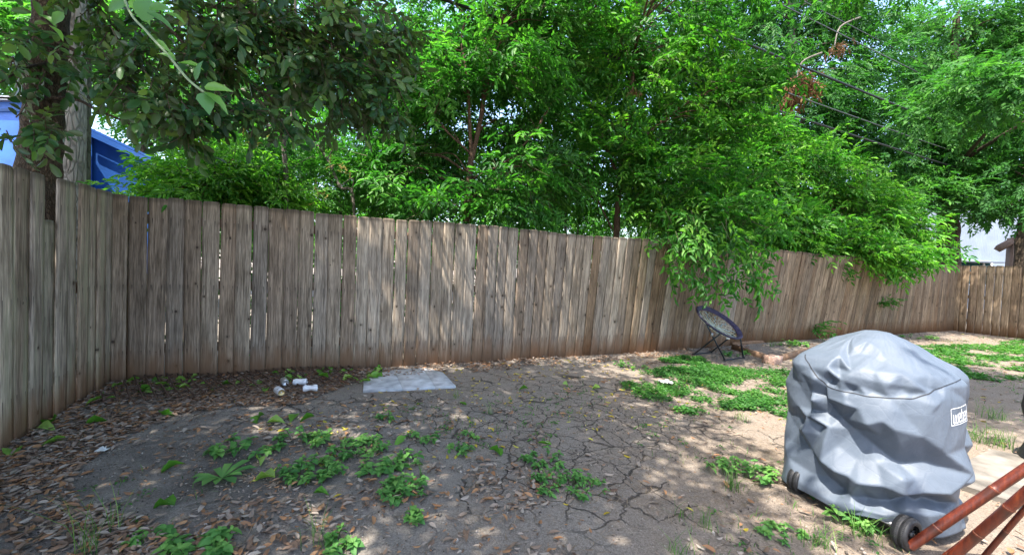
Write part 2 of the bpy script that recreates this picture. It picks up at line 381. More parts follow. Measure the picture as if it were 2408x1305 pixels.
# ------------------------------------------------------------------ fences
def wood_material(name, green=0., tone=1.):
    m, nd, ramp, mix, mt, ss, surf = nodes(name)
    oi = nd('ObjectInfo').outputs['Random']
    tc = nd('TexCoord').outputs['Object']
    xyz = nd('SeparateXYZ', {0: tc}); x, y, z = xyz.outputs[0], xyz.outputs[1], xyz.outputs[2]
    r100 = mt('MULTIPLY', oi, 137.)
    zz = mt('ADD', z, mt('MULTIPLY', oi, 61.)); xx = mt('ADD', x, r100)
    # knots
    kv = nd('CombineXYZ', {0: mt('MULTIPLY', xx, 8.), 1: 0., 2: mt('MULTIPLY', zz, 3.4)}).outputs[0]
    vo = nd('TexVoronoi', {'Vector': kv, 'Scale': 1., 'Randomness': 1.}, feature='F1')
    dv = nd('VectorMath', {0: kv, 1: vo.outputs['Position']}, operation='SUBTRACT').outputs[0]
    dx = nd('SeparateXYZ', {0: dv}); kd = mt('SQRT', mt('ADD', mt('POWER', mt('MULTIPLY', dx.outputs[0], .125), 2.), mt('POWER', mt('MULTIPLY', dx.outputs[2], .27), 2.)))
    kr = nd('SeparateColor', {0: vo.outputs['Color']}).outputs[0]
    has = ss(kr, .78, .79); kR = mt('ADD', .003, mt('MULTIPLY', mt('MULTIPLY', mt('SUBTRACT', kr, .78), 4.5), .013))
    knot = mt('MULTIPLY', has, ss(mt('DIVIDE', kd, kR), 1.25, .75))
    halo = mt('MULTIPLY', has, ss(mt('DIVIDE', kd, kR), 3.6, .8))
    # grain, pushed aside by knots
    gxx = mt('ADD', xx, mt('MULTIPLY', mt('MULTIPLY', halo, dx.outputs[0]), .05))
    gv = nd('CombineXYZ', {0: mt('MULTIPLY', gxx, 75.), 1: mt('MULTIPLY', y, 30.), 2: mt('MULTIPLY', zz, 2.2)}).outputs[0]
    g1 = nd('TexNoise', {'Vector': gv, 'Scale': 1., 'Detail': 6., 'Roughness': .62, 'Distortion': .5}).outputs[0]
    gv2 = nd('CombineXYZ', {0: mt('MULTIPLY', gxx, 260.), 1: mt('MULTIPLY', y, 90.), 2: mt('MULTIPLY', zz, 9.)}).outputs[0]
    g2 = nd('TexNoise', {'Vector': gv2, 'Scale': 1., 'Detail': 3.}).outputs[0]
    bl = nd('TexNoise', {'Vector': nd('CombineXYZ', {0: mt('MULTIPLY', xx, 11.), 1: r100, 2: mt('MULTIPLY', zz, 2.6)}).outputs[0], 'Scale': 1., 'Detail': 4.}).outputs[0]
    c = ramp(g1, [(.28, (.105, .086, .070)), (.44, (.205, .174, .145)), (.57, (.295, .255, .216)), (.75, (.43, .38, .325))])
    c = mix(.8, c, ramp(g2, [(.32, (.45, .44, .42)), (.5, (1., 1., 1.)), (.66, (1.4, 1.38, 1.35))]), 'MULTIPLY')
    c = mix(.85, c, ramp(bl, [(.30, (.62, .60, .57)), (.50, (1., 1., 1.)), (.74, (1.2, 1.17, 1.12))]), 'MULTIPLY')
    rnd = nd('TexWhiteNoise', {'W': r100}, noise_dimensions='1D')
    c = mix(1., c, ramp(rnd.outputs[0], [(0., (.52, .49, .46)), (.2, (.95, .82, .70)), (.4, (.74, .71, .68)), (.6, (1.1, 1.05, .98)), (.8, (.88, .80, .70)), (1., (1.32, 1.27, 1.18))]), 'MULTIPLY')
    if green:
        gm = nd('TexNoise', {'Vector': nd('CombineXYZ', {0: mt('MULTIPLY', xx, 14.), 1: r100, 2: mt('MULTIPLY', zz, .9)}).outputs[0], 'Scale': 1., 'Detail': 3.}).outputs[0]
        c = mix(mt('MULTIPLY', ss(gm, .42, .72), green), c, (.30, .30, .19))
    # dark streaks below the nails, three rows of two
    for zn in (1.64, .98, .33):
        for xn_ in (-.042, .040):
            ddx = mt('ABSOLUTE', mt('SUBTRACT', x, mt('ADD', xn_, mt('MULTIPLY', mt('SUBTRACT', oi, .5), .02))))
            ddz = mt('SUBTRACT', zn, z)
            s1 = mt('MULTIPLY', mt('MULTIPLY', ss(ddx, .006, .001), ss(ddz, -.004, .004)), ss(ddz, mt('ADD', .05, mt('MULTIPLY', rnd.outputs[0], .13)), .01))
            c = mix(mt('MULTIPLY', s1, .75), c, (.022, .020, .020))
    c = mix(mt('MULTIPLY', halo, .5), c, (.10, .072, .05)); c = mix(mt('MULTIPLY', knot, .88), c, (.035, .024, .017))
    # splashed earth at the foot, mould on the top edge
    ft = mt('ADD', z, mt('MULTIPLY', mt('SUBTRACT', bl, .5), .55))
    ft = mt('ADD', ft, mt('MULTIPLY', mt('SUBTRACT', nd('TexNoise', {'Vector': gv2, 'Scale': .35}).outputs[0], .5), .12))
    c = mix(mt('MULTIPLY', ss(ft, .42, .02), .8), c, (.235, .135, .078))
    c = mix(mt('MULTIPLY', ss(mt('ADD', z, mt('MULTIPLY', g2, .05)), 1.80, 1.85), .6), c, (.055, .045, .032))
    if tone != 1.: c = mix(1., c, tone if isinstance(tone, tuple) else (tone, tone, tone), 'MULTIPLY')
    hgt = mt('SUBTRACT', mt('ADD', mt('MULTIPLY', g1, .7), mt('MULTIPLY', g2, .35)), mt('MULTIPLY', knot, .5))
    b = nd('Bump', {'Height': hgt, 'Strength': .5, 'Distance': .006})
    surf(nd('BsdfPrincipled', {'Base Color': c, 'Roughness': .85, 'Specular IOR Level': .2, 'Normal': b.outputs[0]}).outputs[0]); return m
M_WOOD = wood_material('weathered_board', 0., 1.12); M_WOODG = wood_material('mossy_board', .45, 1.32); M_RAIL = wood_material('weathered_rail', 0., .8)

def board_mesh(name, h, cup, ear, wob):
    """dog-eared board, cupped across; x across, front at -y, base at z=0; width 1 is scaled to the real width"""
    hw = .0715; t = .016; xs = np.array([-1, -.55, 0, .55, 1]) * hw; nz = 6
    zs = np.linspace(0, h - ear, nz); V = []
    for k, z in enumerate(zs):
        wv = wob * math.sin(z * 2.3 + cup * 300)
        for x in xs: V.append((x + wv, -t + cup * (1 - (x / hw) ** 2), z))
    for x in xs: V.append((x * (1 - ear * .6 / hw) + wob * math.sin(h * 2.3), -t + cup * (1 - (x / hw) ** 2), h + (0 if abs(x) < hw * .9 else -.002)))
    nr = nz + 1; n1 = len(V); V += [(x, y + t, z) for x, y, z in V]
    q = []
    for i in range(nr - 1):
        for j in range(4):
            a = i * 5 + j; q.append((a, a + 1, a + 6, a + 5)); q.append((n1 + a + 1, n1 + a, n1 + a + 5, n1 + a + 6))
        for j in (0, 4):
            a = i * 5 + j; f = (a, a + 5, n1 + a + 5, n1 + a); q.append(f if j == 0 else f[::-1])
    for j in range(4):
        a = j; q.append((a, n1 + a, n1 + a + 1, a + 1)); a = (nr - 1) * 5 + j; q.append((a, a + 1, n1 + a + 1, n1 + a))
    return mesh_np(name, V, [np.array(q)])
bm = random.Random(3)
BOARDS = {}
M_WOODB = wood_material('shade_browned_board', 0., (.88, .79, .68))  # weathered wood copy, shade and warm light put into its tone
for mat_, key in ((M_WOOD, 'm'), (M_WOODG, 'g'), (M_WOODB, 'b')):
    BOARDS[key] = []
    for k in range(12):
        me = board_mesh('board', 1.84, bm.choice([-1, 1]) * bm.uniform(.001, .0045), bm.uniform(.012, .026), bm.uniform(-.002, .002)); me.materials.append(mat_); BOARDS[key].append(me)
def box_mesh(name, sx, sy, sz, mat):
    me = MB().box((0, 0, 0), (sx, sy, sz)).mesh(name); me.materials.append(mat); return me

def build_fence(label, org, rz, length, key, lean, stagger, cut=None, top=None, gapvar=.005):
    rr = random.Random(int(length * 100)); f = thing('wooden_fence', label, 'fence', (org[0], org[1], 0), 'boarded fences round the yard', rz)
    x = -.03 if key == 'm' else 0.
    while x < length:
        wd = rr.uniform(.136, .150); gap = rr.uniform(.003, .003 + gapvar) if rr.random() < .8 else rr.uniform(.006, .010); xc = x + wd / 2
        if xc > length: break
        wx = org + np.array([math.cos(rz), math.sin(rz)]) * xc; zb = float(gz(*wx)) - .02
        ht = 1.83 + .012 * math.sin(xc * 2.1) + rr.uniform(-.007, .007) + .02 + (0 - float(gz(*wx))) * .7
        if cut and abs(xc - cut[0]) <= (wd + gap) / 2: ht = cut[2]
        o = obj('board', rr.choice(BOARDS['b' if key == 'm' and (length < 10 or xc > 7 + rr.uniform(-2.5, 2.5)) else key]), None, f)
        yo = (.006 if int(x / .146) % 2 else -.006) * stagger + rr.uniform(-.0025, .0025)
        L = math.atan(float(lean(xc))) + rr.uniform(-.006, .006)
        o.location = (xc, yo, zb); o.rotation_euler = (L, rr.uniform(-.0045, .0045), rr.uniform(-.018, .018)); o.scale = (wd / .143, 1, ht / 1.84)
        x += wd + gap
    n = max(1, round(length / 1.2)); seg = length / n
    me = box_mesh('rail', seg - .004, .038, .089, M_RAIL); mp = box_mesh('post', .088, .088, 2.1, M_RAIL)
    for i in range(n):
        xm = (i + .5) * seg
        for zr in (.33, .98, 1.63):
            if cut and zr > 1.5 and xm - seg / 2 < cut[0] + .08 and xm + seg / 2 > cut[0] - .08: continue
            s = float(lean(xm)); ds = float(lean(xm + seg / 2) - lean(xm - seg / 2)) / seg
            o = obj('rail', me, None, f); o.location = (xm, .034 - s * zr, zr); o.rotation_euler = (math.atan(s), 0, -ds * zr)
    for i in range(0, n + 1, 2):
        s = float(lean(min(i * seg, length))); o = obj('post', mp, None, f); o.location = (min(max(i * seg, .05), length - .05), .104 - s * .73, .73); o.rotation_euler = (math.atan(s), 0, 0)
    return f
LEAN = lambda t: np.interp(t, [0, 3.2, 5.2, 7, 13, 16.5, 18], [0, .0, .085, .125, .125, .03, 0])
fence_long = build_fence('long weathered grey board fence running across the back of the yard, leaning forward', C1, FA, FL, 'm', LEAN, .0)
LFL = 3.9; lorg = C1 + FN * LFL
tn = .97                                                      # the notch round the oak, metres from the corner
fence_left = build_fence('mossy grey board fence at the left with a notch cut beside the oak', lorg, FA + pi / 2, LFL + .03, 'g', lambda t: 0., .9, cut=(LFL - tn, LFL - tn + .01, 1.52))
fence_right = build_fence('sun-dappled grey board fence closing the far right end of the yard', C2, FA - pi / 2, 7.0, 'm', lambda t: 0., .1)

# ------------------------------------------------------------------ trees and shrubs
def bark_material(name, lo, hi, scale=18., strength=.8):
    m, nd, ramp, mix, mt, ss, surf = nodes(name)
    g = nd('NewGeometry').outputs['Position']
    v = nd('Mapping', {0: g, 3: (1., 1., .28)}).outputs[0]
    n1 = nd('TexNoise', {'Vector': v, 'Scale': scale, 'Detail': 7., 'Roughness': .68}).outputs[0]
    vd = nd('VectorMath', {0: v, 1: nd('VectorMath', {0: nd('TexNoise', {'Vector': v, 'Scale': scale * .8, 'Detail': 3.}).outputs['Color'], 3: .10}, operation='SCALE').outputs[0]}, operation='ADD').outputs[0]
    w = nd('TexVoronoi', {'Vector': vd, 'Scale': scale * 2.4}, feature='DISTANCE_TO_EDGE').outputs['Distance']
    c = ramp(n1, [(.3, lo), (.7, hi)]); c = mix(mt('MULTIPLY', ss(w, .16, .0), .6), c, tuple(q * .5 for q in lo))
    h = mt('ADD', n1, mt('MULTIPLY', ss(w, 0., .18), .6))
    b = nd('Bump', {'Height': h, 'Strength': strength, 'Distance': .02})
    surf(nd('BsdfPrincipled', {'Base Color': c, 'Roughness': .9, 'Specular IOR Level': .2, 'Normal': b.outputs[0]}).outputs[0]); return m
M_BARK = bark_material('oak_bark', (.045, .033, .024), (.16, .118, .082), 22., 1.)
M_BARKR = bark_material('reddish_bark', (.085, .048, .030), (.20, .125, .085), 30., .5)
M_BARKG = bark_material('grey_bark', (.10, .085, .07), (.26, .225, .19), 25., .5)
M_TWIG = simple_mat('green_twig', (.07, .075, .03), .7, var=.3, scale=8.)
M_BTWIG = simple_mat('brown_twig', (.09, .065, .045), .8, var=.3, scale=8.)
L_MID = leaf_mat('leaf_mid_green', [(.024, .10, .020), (.055, .20, .030), (.13, .33, .045)], .5, .5, .35)
L_BRIGHT = leaf_mat('leaf_bright_green', [(.026, .11, .018), (.065, .225, .028), (.18, .39, .045)], .5, .5, .35)
L_DEEP = leaf_mat('leaf_deep_green', [(.020, .080, .022), (.046, .155, .032), (.105, .27, .045)], .46, .6, .25)
L_OAK = leaf_mat('leaf_oak', [(.018, .065, .022), (.036, .105, .030), (.075, .165, .040), (.15, .25, .05)], .34, .42, .45, under=(.075, .115, .05), warm=(1.3, 1.3, .45))
L_PALE = leaf_mat('leaf_pale_green', [(.05, .16, .05), (.10, .25, .075), (.20, .40, .06)], .45, .4)
L_DEAD = leaf_mat('leaf_dead_brown', [(.10, .048, .022), (.19, .095, .045), (.28, .16, .08)], .25, .8, .2, warm=(1., .9, .7))
L_YEL = leaf_mat('blossom_yellow', [(.30, .24, .06), (.42, .33, .10)], .3, .7, .2, warm=(1, 1, .7))

def make_tree(name, label, cat, base, trunk, blobs, kind, leafmat, bark, seed, L, W, n, stem, per=8, csize=.22, tpl=LEAF4, tint=.45, tvar=.22, droop=.25,
              limbs=40, limb_r=.018, twig=True, extra=None, group=None, trunk_xy=None, flat=.55, out=.6, shell=.5, scale=(.75, 1.2), twigmat=None):
    rng = np.random.RandomState(seed); base = np.asarray(base, float)
    t = thing(name, label, cat, (base[0], base[1], 0), group)
    tb = MB(); forks = []
    for pts, r0, r1 in trunk:
        c = curve(pts, 8); rr = np.linspace(r0, r1, len(c)) * (1 + .07 * np.sin(np.arange(len(c)) * 1.7 + seed)); tb.tube(c, rr, 10 if r0 > .05 else 7); forks.append(c)
    tb.build('trunk', bark, t, True)
    P, D, CC = clusters(blobs, rng, trunk_xy if trunk_xy is not None else base[:2], per, csize, out, droop, flat, shell)
    if extra is not None: P = np.vstack([P, extra[0]]); D = np.vstack([D, extra[1]])
    V, T, Q, C, S = foliage(P, D, kind, rng, L, W, n, stem, tpl, tint, tvar, stems=twig, scale=scale)
    o = obj('crown', mesh_np('crown', V - base_vec(base), [T, Q], False, C), leafmat, t)
    allp = np.vstack(forks)
    if limbs:
        lb = MB(); pick = rng.choice(len(CC), min(limbs, len(CC)), replace=False)
        for k in pick:
            e = CC[k]; lower = allp[allp[:, 2] < e[2] + .1]; src = lower if len(lower) > 3 else allp
            dd = np.linalg.norm(src - e, axis=1) + .6 * np.abs(src[:, 2] - (e[2] - .4)); s_ = src[np.argmin(dd)]
            mid = (s_ + e) / 2 + np.array([0, 0, .12 * np.linalg.norm(e - s_)]) + rng.normal(0, .06, 3)
            ln = np.linalg.norm(e - s_); lb.tube(curve([s_, mid, e], 5), np.linspace(limb_r * (.6 + .25 * ln), .004, 11), 5)
        tag(lb.build('branches', bark, t, True), kind='stuff')
    if S is not None: tag(obj('twigs', mesh_np('twigs', S[0] - base_vec(base), [S[1]]), twigmat or M_TWIG, t), kind='stuff')
    return t
def base_vec(b): return np.array([b[0], b[1], 0.])
def up(px, py, depth): return at(px, py, depth)
def gbase(xy, z=-.1): return np.array([xy[0], xy[1], z])

# young ash behind the middle of the fence
b = behind(1092, .75); dp = b[1]
make_tree('ash_tree', 'slender reddish-stemmed young tree forking behind the middle of the fence', 'tree', b,
    [([gbase(b), up(1098, 500, dp), up(1108, 370, dp)], .055, .045), ([up(1108, 370, dp), up(1103, 260, dp - .05), up(1098, 180, dp - .1), up(1085, 90, dp - .1), up(1100, 40, dp)], .03, .012),
     ([up(1108, 380, dp), up(1132, 270, dp + .05), up(1150, 140, dp + .1), up(1195, 10, dp + .2), up(1230, -120, dp + .3)], .042, .022),
     ([up(1105, 360, dp), up(1040, 300, dp - .1), up(985, 240, dp - .2)], .018, .008), ([up(1112, 420, dp), up(1190, 380, dp - .2), up(1260, 310, dp - .3)], .022, .008)],
    [blob(990, 410, dp + .3, 90, 75, 20), blob(1150, 460, dp - .35, 55, 40, 7), blob(1040, 260, dp + .5, 120, 105, 28), blob(1210, 230, dp + .4, 115, 125, 28), blob(1110, 50, dp + .4, 170, 90, 30), blob(1180, 120, dp - .3, 60, 60, 8), blob(1040, 190, dp - .3, 60, 70, 8),
     blob(1240, 400, dp + .1, 85, 85, 18), blob(960, 130, dp + .7, 85, 105, 18), blob(1290, 90, dp + .5, 85, 95, 17), blob(1030, 500, dp - .2, 60, 25, 5), blob(1150, -130, dp + .2, 260, 110, 26)],
    'pinnate', L_MID, M_BARKR, 11, .115, .042, 5, .36, per=4, tint=.48, tvar=.3, limbs=80, droop=.12, group='trees behind the fence', out=.5)

# taller ash whose boughs hang over the fence
b = behind(1450, .9); dp = b[1]
ex_px = [(1560, 520, 6.0), (1575, 555, 5.95), (1585, 590, 5.9), (1572, 575, 5.9), (1640, 590, 5.95), (1650, 630, 6.0), (1680, 610, 6.0), (1700, 570, 6.0), (1740, 610, 6.1), (1765, 635, 6.1), (1720, 625, 6.05), (1640, 650, 6.3),
         (1600, 560, 6.0), (1630, 540, 5.95), (1680, 550, 5.9), (1720, 540, 5.9), (1770, 570, 6.0), (1615, 520, 5.9), (1655, 570, 5.95), (1572, 610, 5.9), (1578, 640, 5.9), (1568, 585, 5.9), (1770, 655, 6.05), (1785, 640, 6.05), (1750, 650, 6.0), (1690, 640, 6.1), (1630, 660, 6.3), (1700, 655, 6.2)]
eP = []; eD = []
rr_ = np.random.RandomState(5)
for (x_, y_, d_) in ex_px:
    for k in range(1):
        eP.append(at(x_ + rr_.normal(0, 9), y_ - 24 + rr_.normal(0, 8), d_ + rr_.normal(0, .12))); eD.append(np.array([rr_.uniform(-.1, .5), rr_.uniform(-.5, .1), rr_.uniform(-.9, -.3)]))
make_tree('ash_tree', 'broad bright green tree whose leafy boughs hang over the fence above the round chair', 'tree', b,
    [([gbase(b), up(1452, 500, dp), up(1460, 420, dp), up(1475, 300, dp), up(1490, 150, dp + .1), up(1500, -60, dp + .2)], .06, .03),
     ([up(1458, 430, dp), up(1420, 330, dp - .1), up(1370, 200, dp), up(1330, 60, dp)], .03, .012), ([up(1465, 380, dp), up(1540, 300, dp - .2), up(1620, 240, dp - .3), up(1700, 200, dp - .3)], .035, .01),
     ([up(1462, 420, dp), up(1560, 430, dp - .4), up(1650, 500, dp - .8), up(1720, 570, dp - 1.0)], .032, .008), ([up(1440, 540, dp), up(1415, 490, dp), up(1380, 420, dp)], .02, .008)],
    [blob(1365, 420, dp + .4, 95, 90, 22), blob(1540, 390, dp + .1, 120, 115, 34), blob(1450, 230, dp + .3, 150, 120, 36), blob(1340, 50, dp + .3, 140, 95, 26), blob(1530, 80, dp + .3, 130, 105, 30), blob(1480, 130, dp - .5, 70, 70, 9), blob(1420, 330, dp - .5, 60, 60, 8),
     blob(1640, 270, dp - .2, 95, 95, 24), blob(1620, 440, dp - .5, 115, 75, 24), blob(1590, 520, dp - .9, 60, 35, 7), blob(1690, 530, dp - 1.0, 90, 42, 11), blob(1480, -120, dp, 250, 110, 26), blob(1650, 120, dp - .1, 55, 55, 8), blob(1730, 190, dp - .3, 50, 45, 7)] + [((x_, y_, z_), (.65, .6, .3), 7) for x_, y_, z_ in ((3.2, 6.2, 6.3), (4.2, 6.7, 6.6), (5.2, 7.2, 7.0), (6.3, 7.7, 7.3), (7.2, 8.1, 7.6), (1.2, 5.0, 5.8), (2.2, 5.6, 6.0), (.2, 4.7, 5.6))],  # last group: leaf clumps added out of frame to dapple the fence
    'pinnate', L_BRIGHT, M_BARKR, 21, .118, .044, 5, .38, per=4, tint=.45, tvar=.3, limbs=110, droop=.14, extra=(np.array(eP), np.array(eD)), group='trees behind the fence', out=.55)

# the brightest, low spreading tree to the right
b = behind(1885, 1.1); dp = b[1]
make_tree('ash_tree', 'low spreading yellow-green tree draping over the right half of the fence', 'tree', b,
    [([gbase(b), up(1885, 560, dp), up(1875, 430, dp), up(1860, 330, dp)], .07, .03), ([up(1882, 540, dp), up(1960, 480, dp - .3), up(2060, 480, dp - .2)], .04, .01), ([up(1880, 560, dp), up(1830, 520, dp - .7), up(1800, 560, dp - 1.2)], .03, .008)],
    [blob(1800, 400, dp - .5, 105, 90, 36), blob(1900, 430, dp - .3, 120, 95, 44), blob(1990, 490, dp - .2, 115, 75, 36), blob(2070, 550, dp - .1, 95, 55, 24), blob(1830, 540, dp - 1.2, 105, 55, 30), blob(1950, 575, dp - 1.0, 100, 42, 26),
     blob(1790, 320, dp - .4, 60, 50, 12), blob(2110, 590, dp - .9, 45, 18, 7), blob(2040, 600, dp - 1.1, 70, 25, 10), blob(1880, 345, dp, 60, 45, 10), blob(1760, 480, dp - 1., 70, 80, 20)],
    'pinnate', L_BRIGHT, M_BARKR, 31, .115, .042, 5, .38, per=5, tint=.58, tvar=.3, limbs=80, droop=.12, group='trees behind the fence', out=.6)

# feathery bright shrub by the blue shed
b = behind(470, 1.0); dp = b[1]
make_tree('leafy_shrub', 'feathery light green shrub in front of the blue shed', 'shrub', b,
    [([gbase(b), up(465, 470, dp), up(440, 400, dp)], .03, .01), ([gbase(b), up(490, 460, dp), up(520, 380, dp + .1)], .03, .01), ([gbase(b), up(440, 470, dp), up(370, 430, dp)], .02, .006)],
    [blob(480, 440, dp - .1, 70, 35, 30), blob(535, 415, dp + .2, 80, 55, 32), blob(600, 450, dp + .3, 70, 40, 22), blob(480, 395, dp + .3, 50, 30, 12)],
    'pinnate', L_BRIGHT, M_BARKR, 41, .080, .026, 6, .32, per=4, tint=.66, tvar=.3, limbs=36, limb_r=.01, droop=.15, out=.7, csize=.13, group='shrubs behind the fence')

# privet thicket
for i, (px_, off, bl, sd_, lab) in enumerate([
    (640, 1.8, [(620, 300, 85, 80, 30), (680, 380, 85, 80, 30), (600, 400, 60, 70, 16), (700, 460, 80, 40, 14)], 51, 'small-leaved privet shrub behind the vine-wrapped post stem'),
    (800, 2.3, [(780, 430, 90, 75, 32), (850, 470, 90, 45, 18), (740, 330, 60, 70, 16), (800, 340, 60, 60, 10)], 52, 'privet shrub with pale yellow flower sprays beside the bare grey branch'),
    (920, 2.6, [(920, 420, 85, 75, 28), (980, 470, 80, 50, 18), (930, 490, 90, 35, 12)], 53, 'dark privet shrub left of the forked young tree'),
    (1330, 2.4, [(1310, 490, 110, 60, 30), (1250, 500, 70, 40, 12), (1390, 500, 70, 50, 14)], 54, 'low glossy shrub seen between the two slender trunks')]):
    b = behind(px_, off); dp = b[1]; q = bl[0]
    make_tree('privet_shrub', lab, 'shrub', b, [([gbase(b), up(px_, 480, dp), up(q[0], q[1], dp)], .035, .012), ([gbase(b), up(px_ + 30, 470, dp), up(bl[1][0], bl[1][1], dp)], .025, .01)],
        [blob(x_, y_, dp + .25 * (j % 2), rx, ry, n_) for j, (x_, y_, rx, ry, n_) in enumerate(bl)], 'simple', L_MID if i != 3 else L_BRIGHT, M_BARKG, sd_, .075, .032, 11, .34, per=8, tint=.5 if i < 3 else .35, limbs=30, limb_r=.01,
        droop=.15, csize=.16, group='shrubs behind the fence', out=.6, tpl=LEAF2, twig=False)

# big trees on the right, beyond the far corner
def tree_far(name, label, px_, depth, trunk_px, r0, blobs, leafmat, seed, L=.17, W=.066, per=14, tint=.45, csize=.38, kind='simple', n=12, stem=.55, limbs=60, limb_r=.03, tvar=.22, droop=.3, group='tall trees beyond the fence', twig=False, bark=None, flat=.5, shell=.45, near=None):
    b = at(px_, 660, depth)[:2]
    tr = [([gbase(b)] + [up(x_, y_, depth) for x_, y_ in trunk_px], r0, r0 * .22)]
    return make_tree(name, label, 'tree', b, tr, [blob(x_, y_, depth + dz, rx, ry, n_) for x_, y_, dz, rx, ry, n_ in blobs] + (near or []), kind, leafmat, bark or M_BARK, seed, L, W, n, stem, per=per, csize=csize, tint=tint, tvar=tvar, droop=droop, limbs=limbs, limb_r=limb_r, twig=twig, tpl=LEAF2, group=group, flat=flat, shell=shell)
tree_far('elm_tree', 'large dark elm with thick trunk standing behind the far right corner', 2230, 14.5, [(2230, 560), (2228, 470), (2225, 330), (2240, 180), (2250, 40)], .36,
    [(2250, 390, 0, 130, 80, 60), (2350, 360, .5, 95, 85, 46), (2150, 350, 0, 110, 90, 48), (2060, 420, -.5, 80, 80, 26), (2300, 470, -1, 70, 35, 14), (2190, 455, -1, 60, 35, 12), (2250, 230, .5, 130, 100, 52), (2360, 220, 0, 90, 110, 44), (2370, 60, 0, 100, 100, 42),
     (2250, 80, .5, 120, 90, 44), (2160, 220, 0, 70, 80, 24), (2030, 330, 0, 80, 70, 24), (2160, 110, 0, 50, 90, 16)], L_DEEP, 61, tint=.55, near=[((x_, y_, z_), (.75, .7, .5), n_) for x_, y_, z_, n_ in ((11., 9.3, 6., 9), (12., 9., 6.2, 6), (10.3, 9.6, 5.7, 9), (12.8, 8.4, 6.3, 5), (11.8, 8.5, 5.3, 3), (13.4, 7.6, 5.8, 5), (14.2, 6.8, 6., 5))])  # near: clumps, partly out of frame, placed to dapple the far right fence
tree_far('elm_tree', 'dark tree with leaning trunk at the far right edge', 2412, 12.5, [(2406, 580), (2415, 480), (2430, 330)], .24, [(2405, 460, 0, 45, 45, 12), (2450, 400, 0, 90, 90, 24), (2460, 250, 0, 90, 110, 24)], L_DEEP, 62, tint=.35)
tree_far('elm_tree', 'tall grey-limbed tree behind the power lines with brown dead sprays', 1850, 13.5, [(1850, 420), (1852, 250), (1862, 120), (1850, 0), (1840, -100)], .22,
    [(1750, 130, 0, 105, 90, 42), (1880, 40, .5, 110, 70, 38), (1970, 150, 0, 95, 80, 36), (1870, 260, 0, 110, 70, 34), (2020, 40, 0, 50, 55, 14), (1970, 260, 0, 85, 70, 28), (1720, 20, .5, 90, 60, 24), (1740, 260, .5, 80, 80, 26), (1850, -110, 0, 220, 80, 40), (1680, 330, .5, 80, 90, 20)], L_DEEP, 63, tint=.42, bark=M_BARKG, limbs=80)
for i, (px_, dpt, bl, lab, sd_) in enumerate([
    (60, 13., [(40, 110, 0, 150, 120, 46), (180, 60, 1, 120, 110, 34), (-80, 100, 0, 120, 140, 30), (60, 10, 0, 170, 80, 34)], 'tall green tree rising behind the blue shed roof at the left edge', 71),
    (330, 12., [(330, 200, 0, 130, 100, 42), (420, 300, .5, 120, 80, 34), (280, 80, 0, 130, 100, 36), (400, 60, .5, 130, 90, 36), (520, 230, 0, 110, 100, 34)], 'hazy green tree seen through the oak leaves above the shed', 72),
    (700, 13., [(640, 150, 0, 150, 110, 46), (800, 170, 0, 130, 120, 46), (700, 40, .5, 200, 80, 46), (740, 300, .5, 130, 90, 34), (560, 330, .5, 110, 100, 26), (640, 420, .5, 120, 80, 24)], 'leafy tree in the distance behind the privet thicket', 73),
    (960, 14., [(930, 200, 0, 120, 100, 36), (960, 380, 0, 130, 90, 36), (1060, 120, 0, 140, 120, 42), (900, 60, 0, 130, 90, 34), (1080, 380, 0, 120, 120, 36), (860, 440, 0, 120, 60, 26)], 'shaded tree in the distance behind the forked young tree', 74),
    (1300, 13., [(1250, 120, 0, 150, 120, 44), (1320, 330, 0, 150, 120, 46), (1430, 120, 0, 130, 120, 36), (1230, 440, 0, 120, 80, 30), (1420, 440, 0, 130, 80, 30), (1560, 300, 1, 130, 130, 36), (1560, 60, 1, 130, 100, 30)], 'dense tree in the distance between the ash trunks', 75),
    (1660, 15., [(1640, 420, 0, 140, 100, 40), (1760, 480, 0, 120, 90, 36), (1900, 500, 0, 120, 70, 32), (2020, 500, 0, 100, 70, 26), (1640, 200, 0, 110, 110, 26)], 'dark green tree filling the gap behind the draping bough', 76)]):
    tree_far('background_tree', lab, px_, dpt, [(px_, 560), (px_ + 10, 400), (px_ - 5, 200)], .16, bl, L_MID if i in (0, 1, 3) else L_DEEP, sd_, L=.18, W=.07, per=10, tint=.55 if i in (0, 1, 2) else .42, group='trees filling the distance', limbs=30)

# dead brown sprays caught in the tall tree
for px_, py_, rx, ry, n_, lab in ((1872, 195, 28, 36, 12, 'large clump of dead brown leaves hanging under the power lines'), (1962, 112, 15, 12, 3, 'small clump of dead brown leaves higher up between the power lines'),
                              (1500, 215, 8, 10, 1, 'little wisp of dead brown leaves in the bright tree')):
    rng = np.random.RandomState(px_); dp = 10.6 if px_ > 1600 else 6.4
    P, D, CC = clusters([blob(px_, py_, dp, rx, ry, n_)], rng, (0, 0), 6, .12 if dp > 8 else .05, .3, .9, .8)
    V, T, Q, C, S = foliage(P, D, 'simple', rng, .14 if dp > 8 else .07, .05 if dp > 8 else .018, 9, .4 if dp > 8 else .18, LEAF4, .5, .3, scale=(.75, 1.2) if n_ > 6 else (.4, .6))
    o0 = at(px_, py_, dp); t = thing('dead_leaf_spray', lab, 'dead leaves', o0, 'dead brown sprays in the trees')
    obj('leaves', mesh_np('leaves', V - o0, [T, Q], False, C), L_DEAD, t); obj('twigs', mesh_np('twigs', S[0] - o0, [S[1]]), M_BTWIG, t)
    if dp > 8:
        k = MB(); k.tube(curve([at(px_ + 60, py_ - 70, dp + .8), at(px_ + 14, py_ - 48, dp + .3), at(px_, py_, dp)], 5), np.linspace(.03, .012, 11), 5); k.build('bough', M_BARKG, t, True)

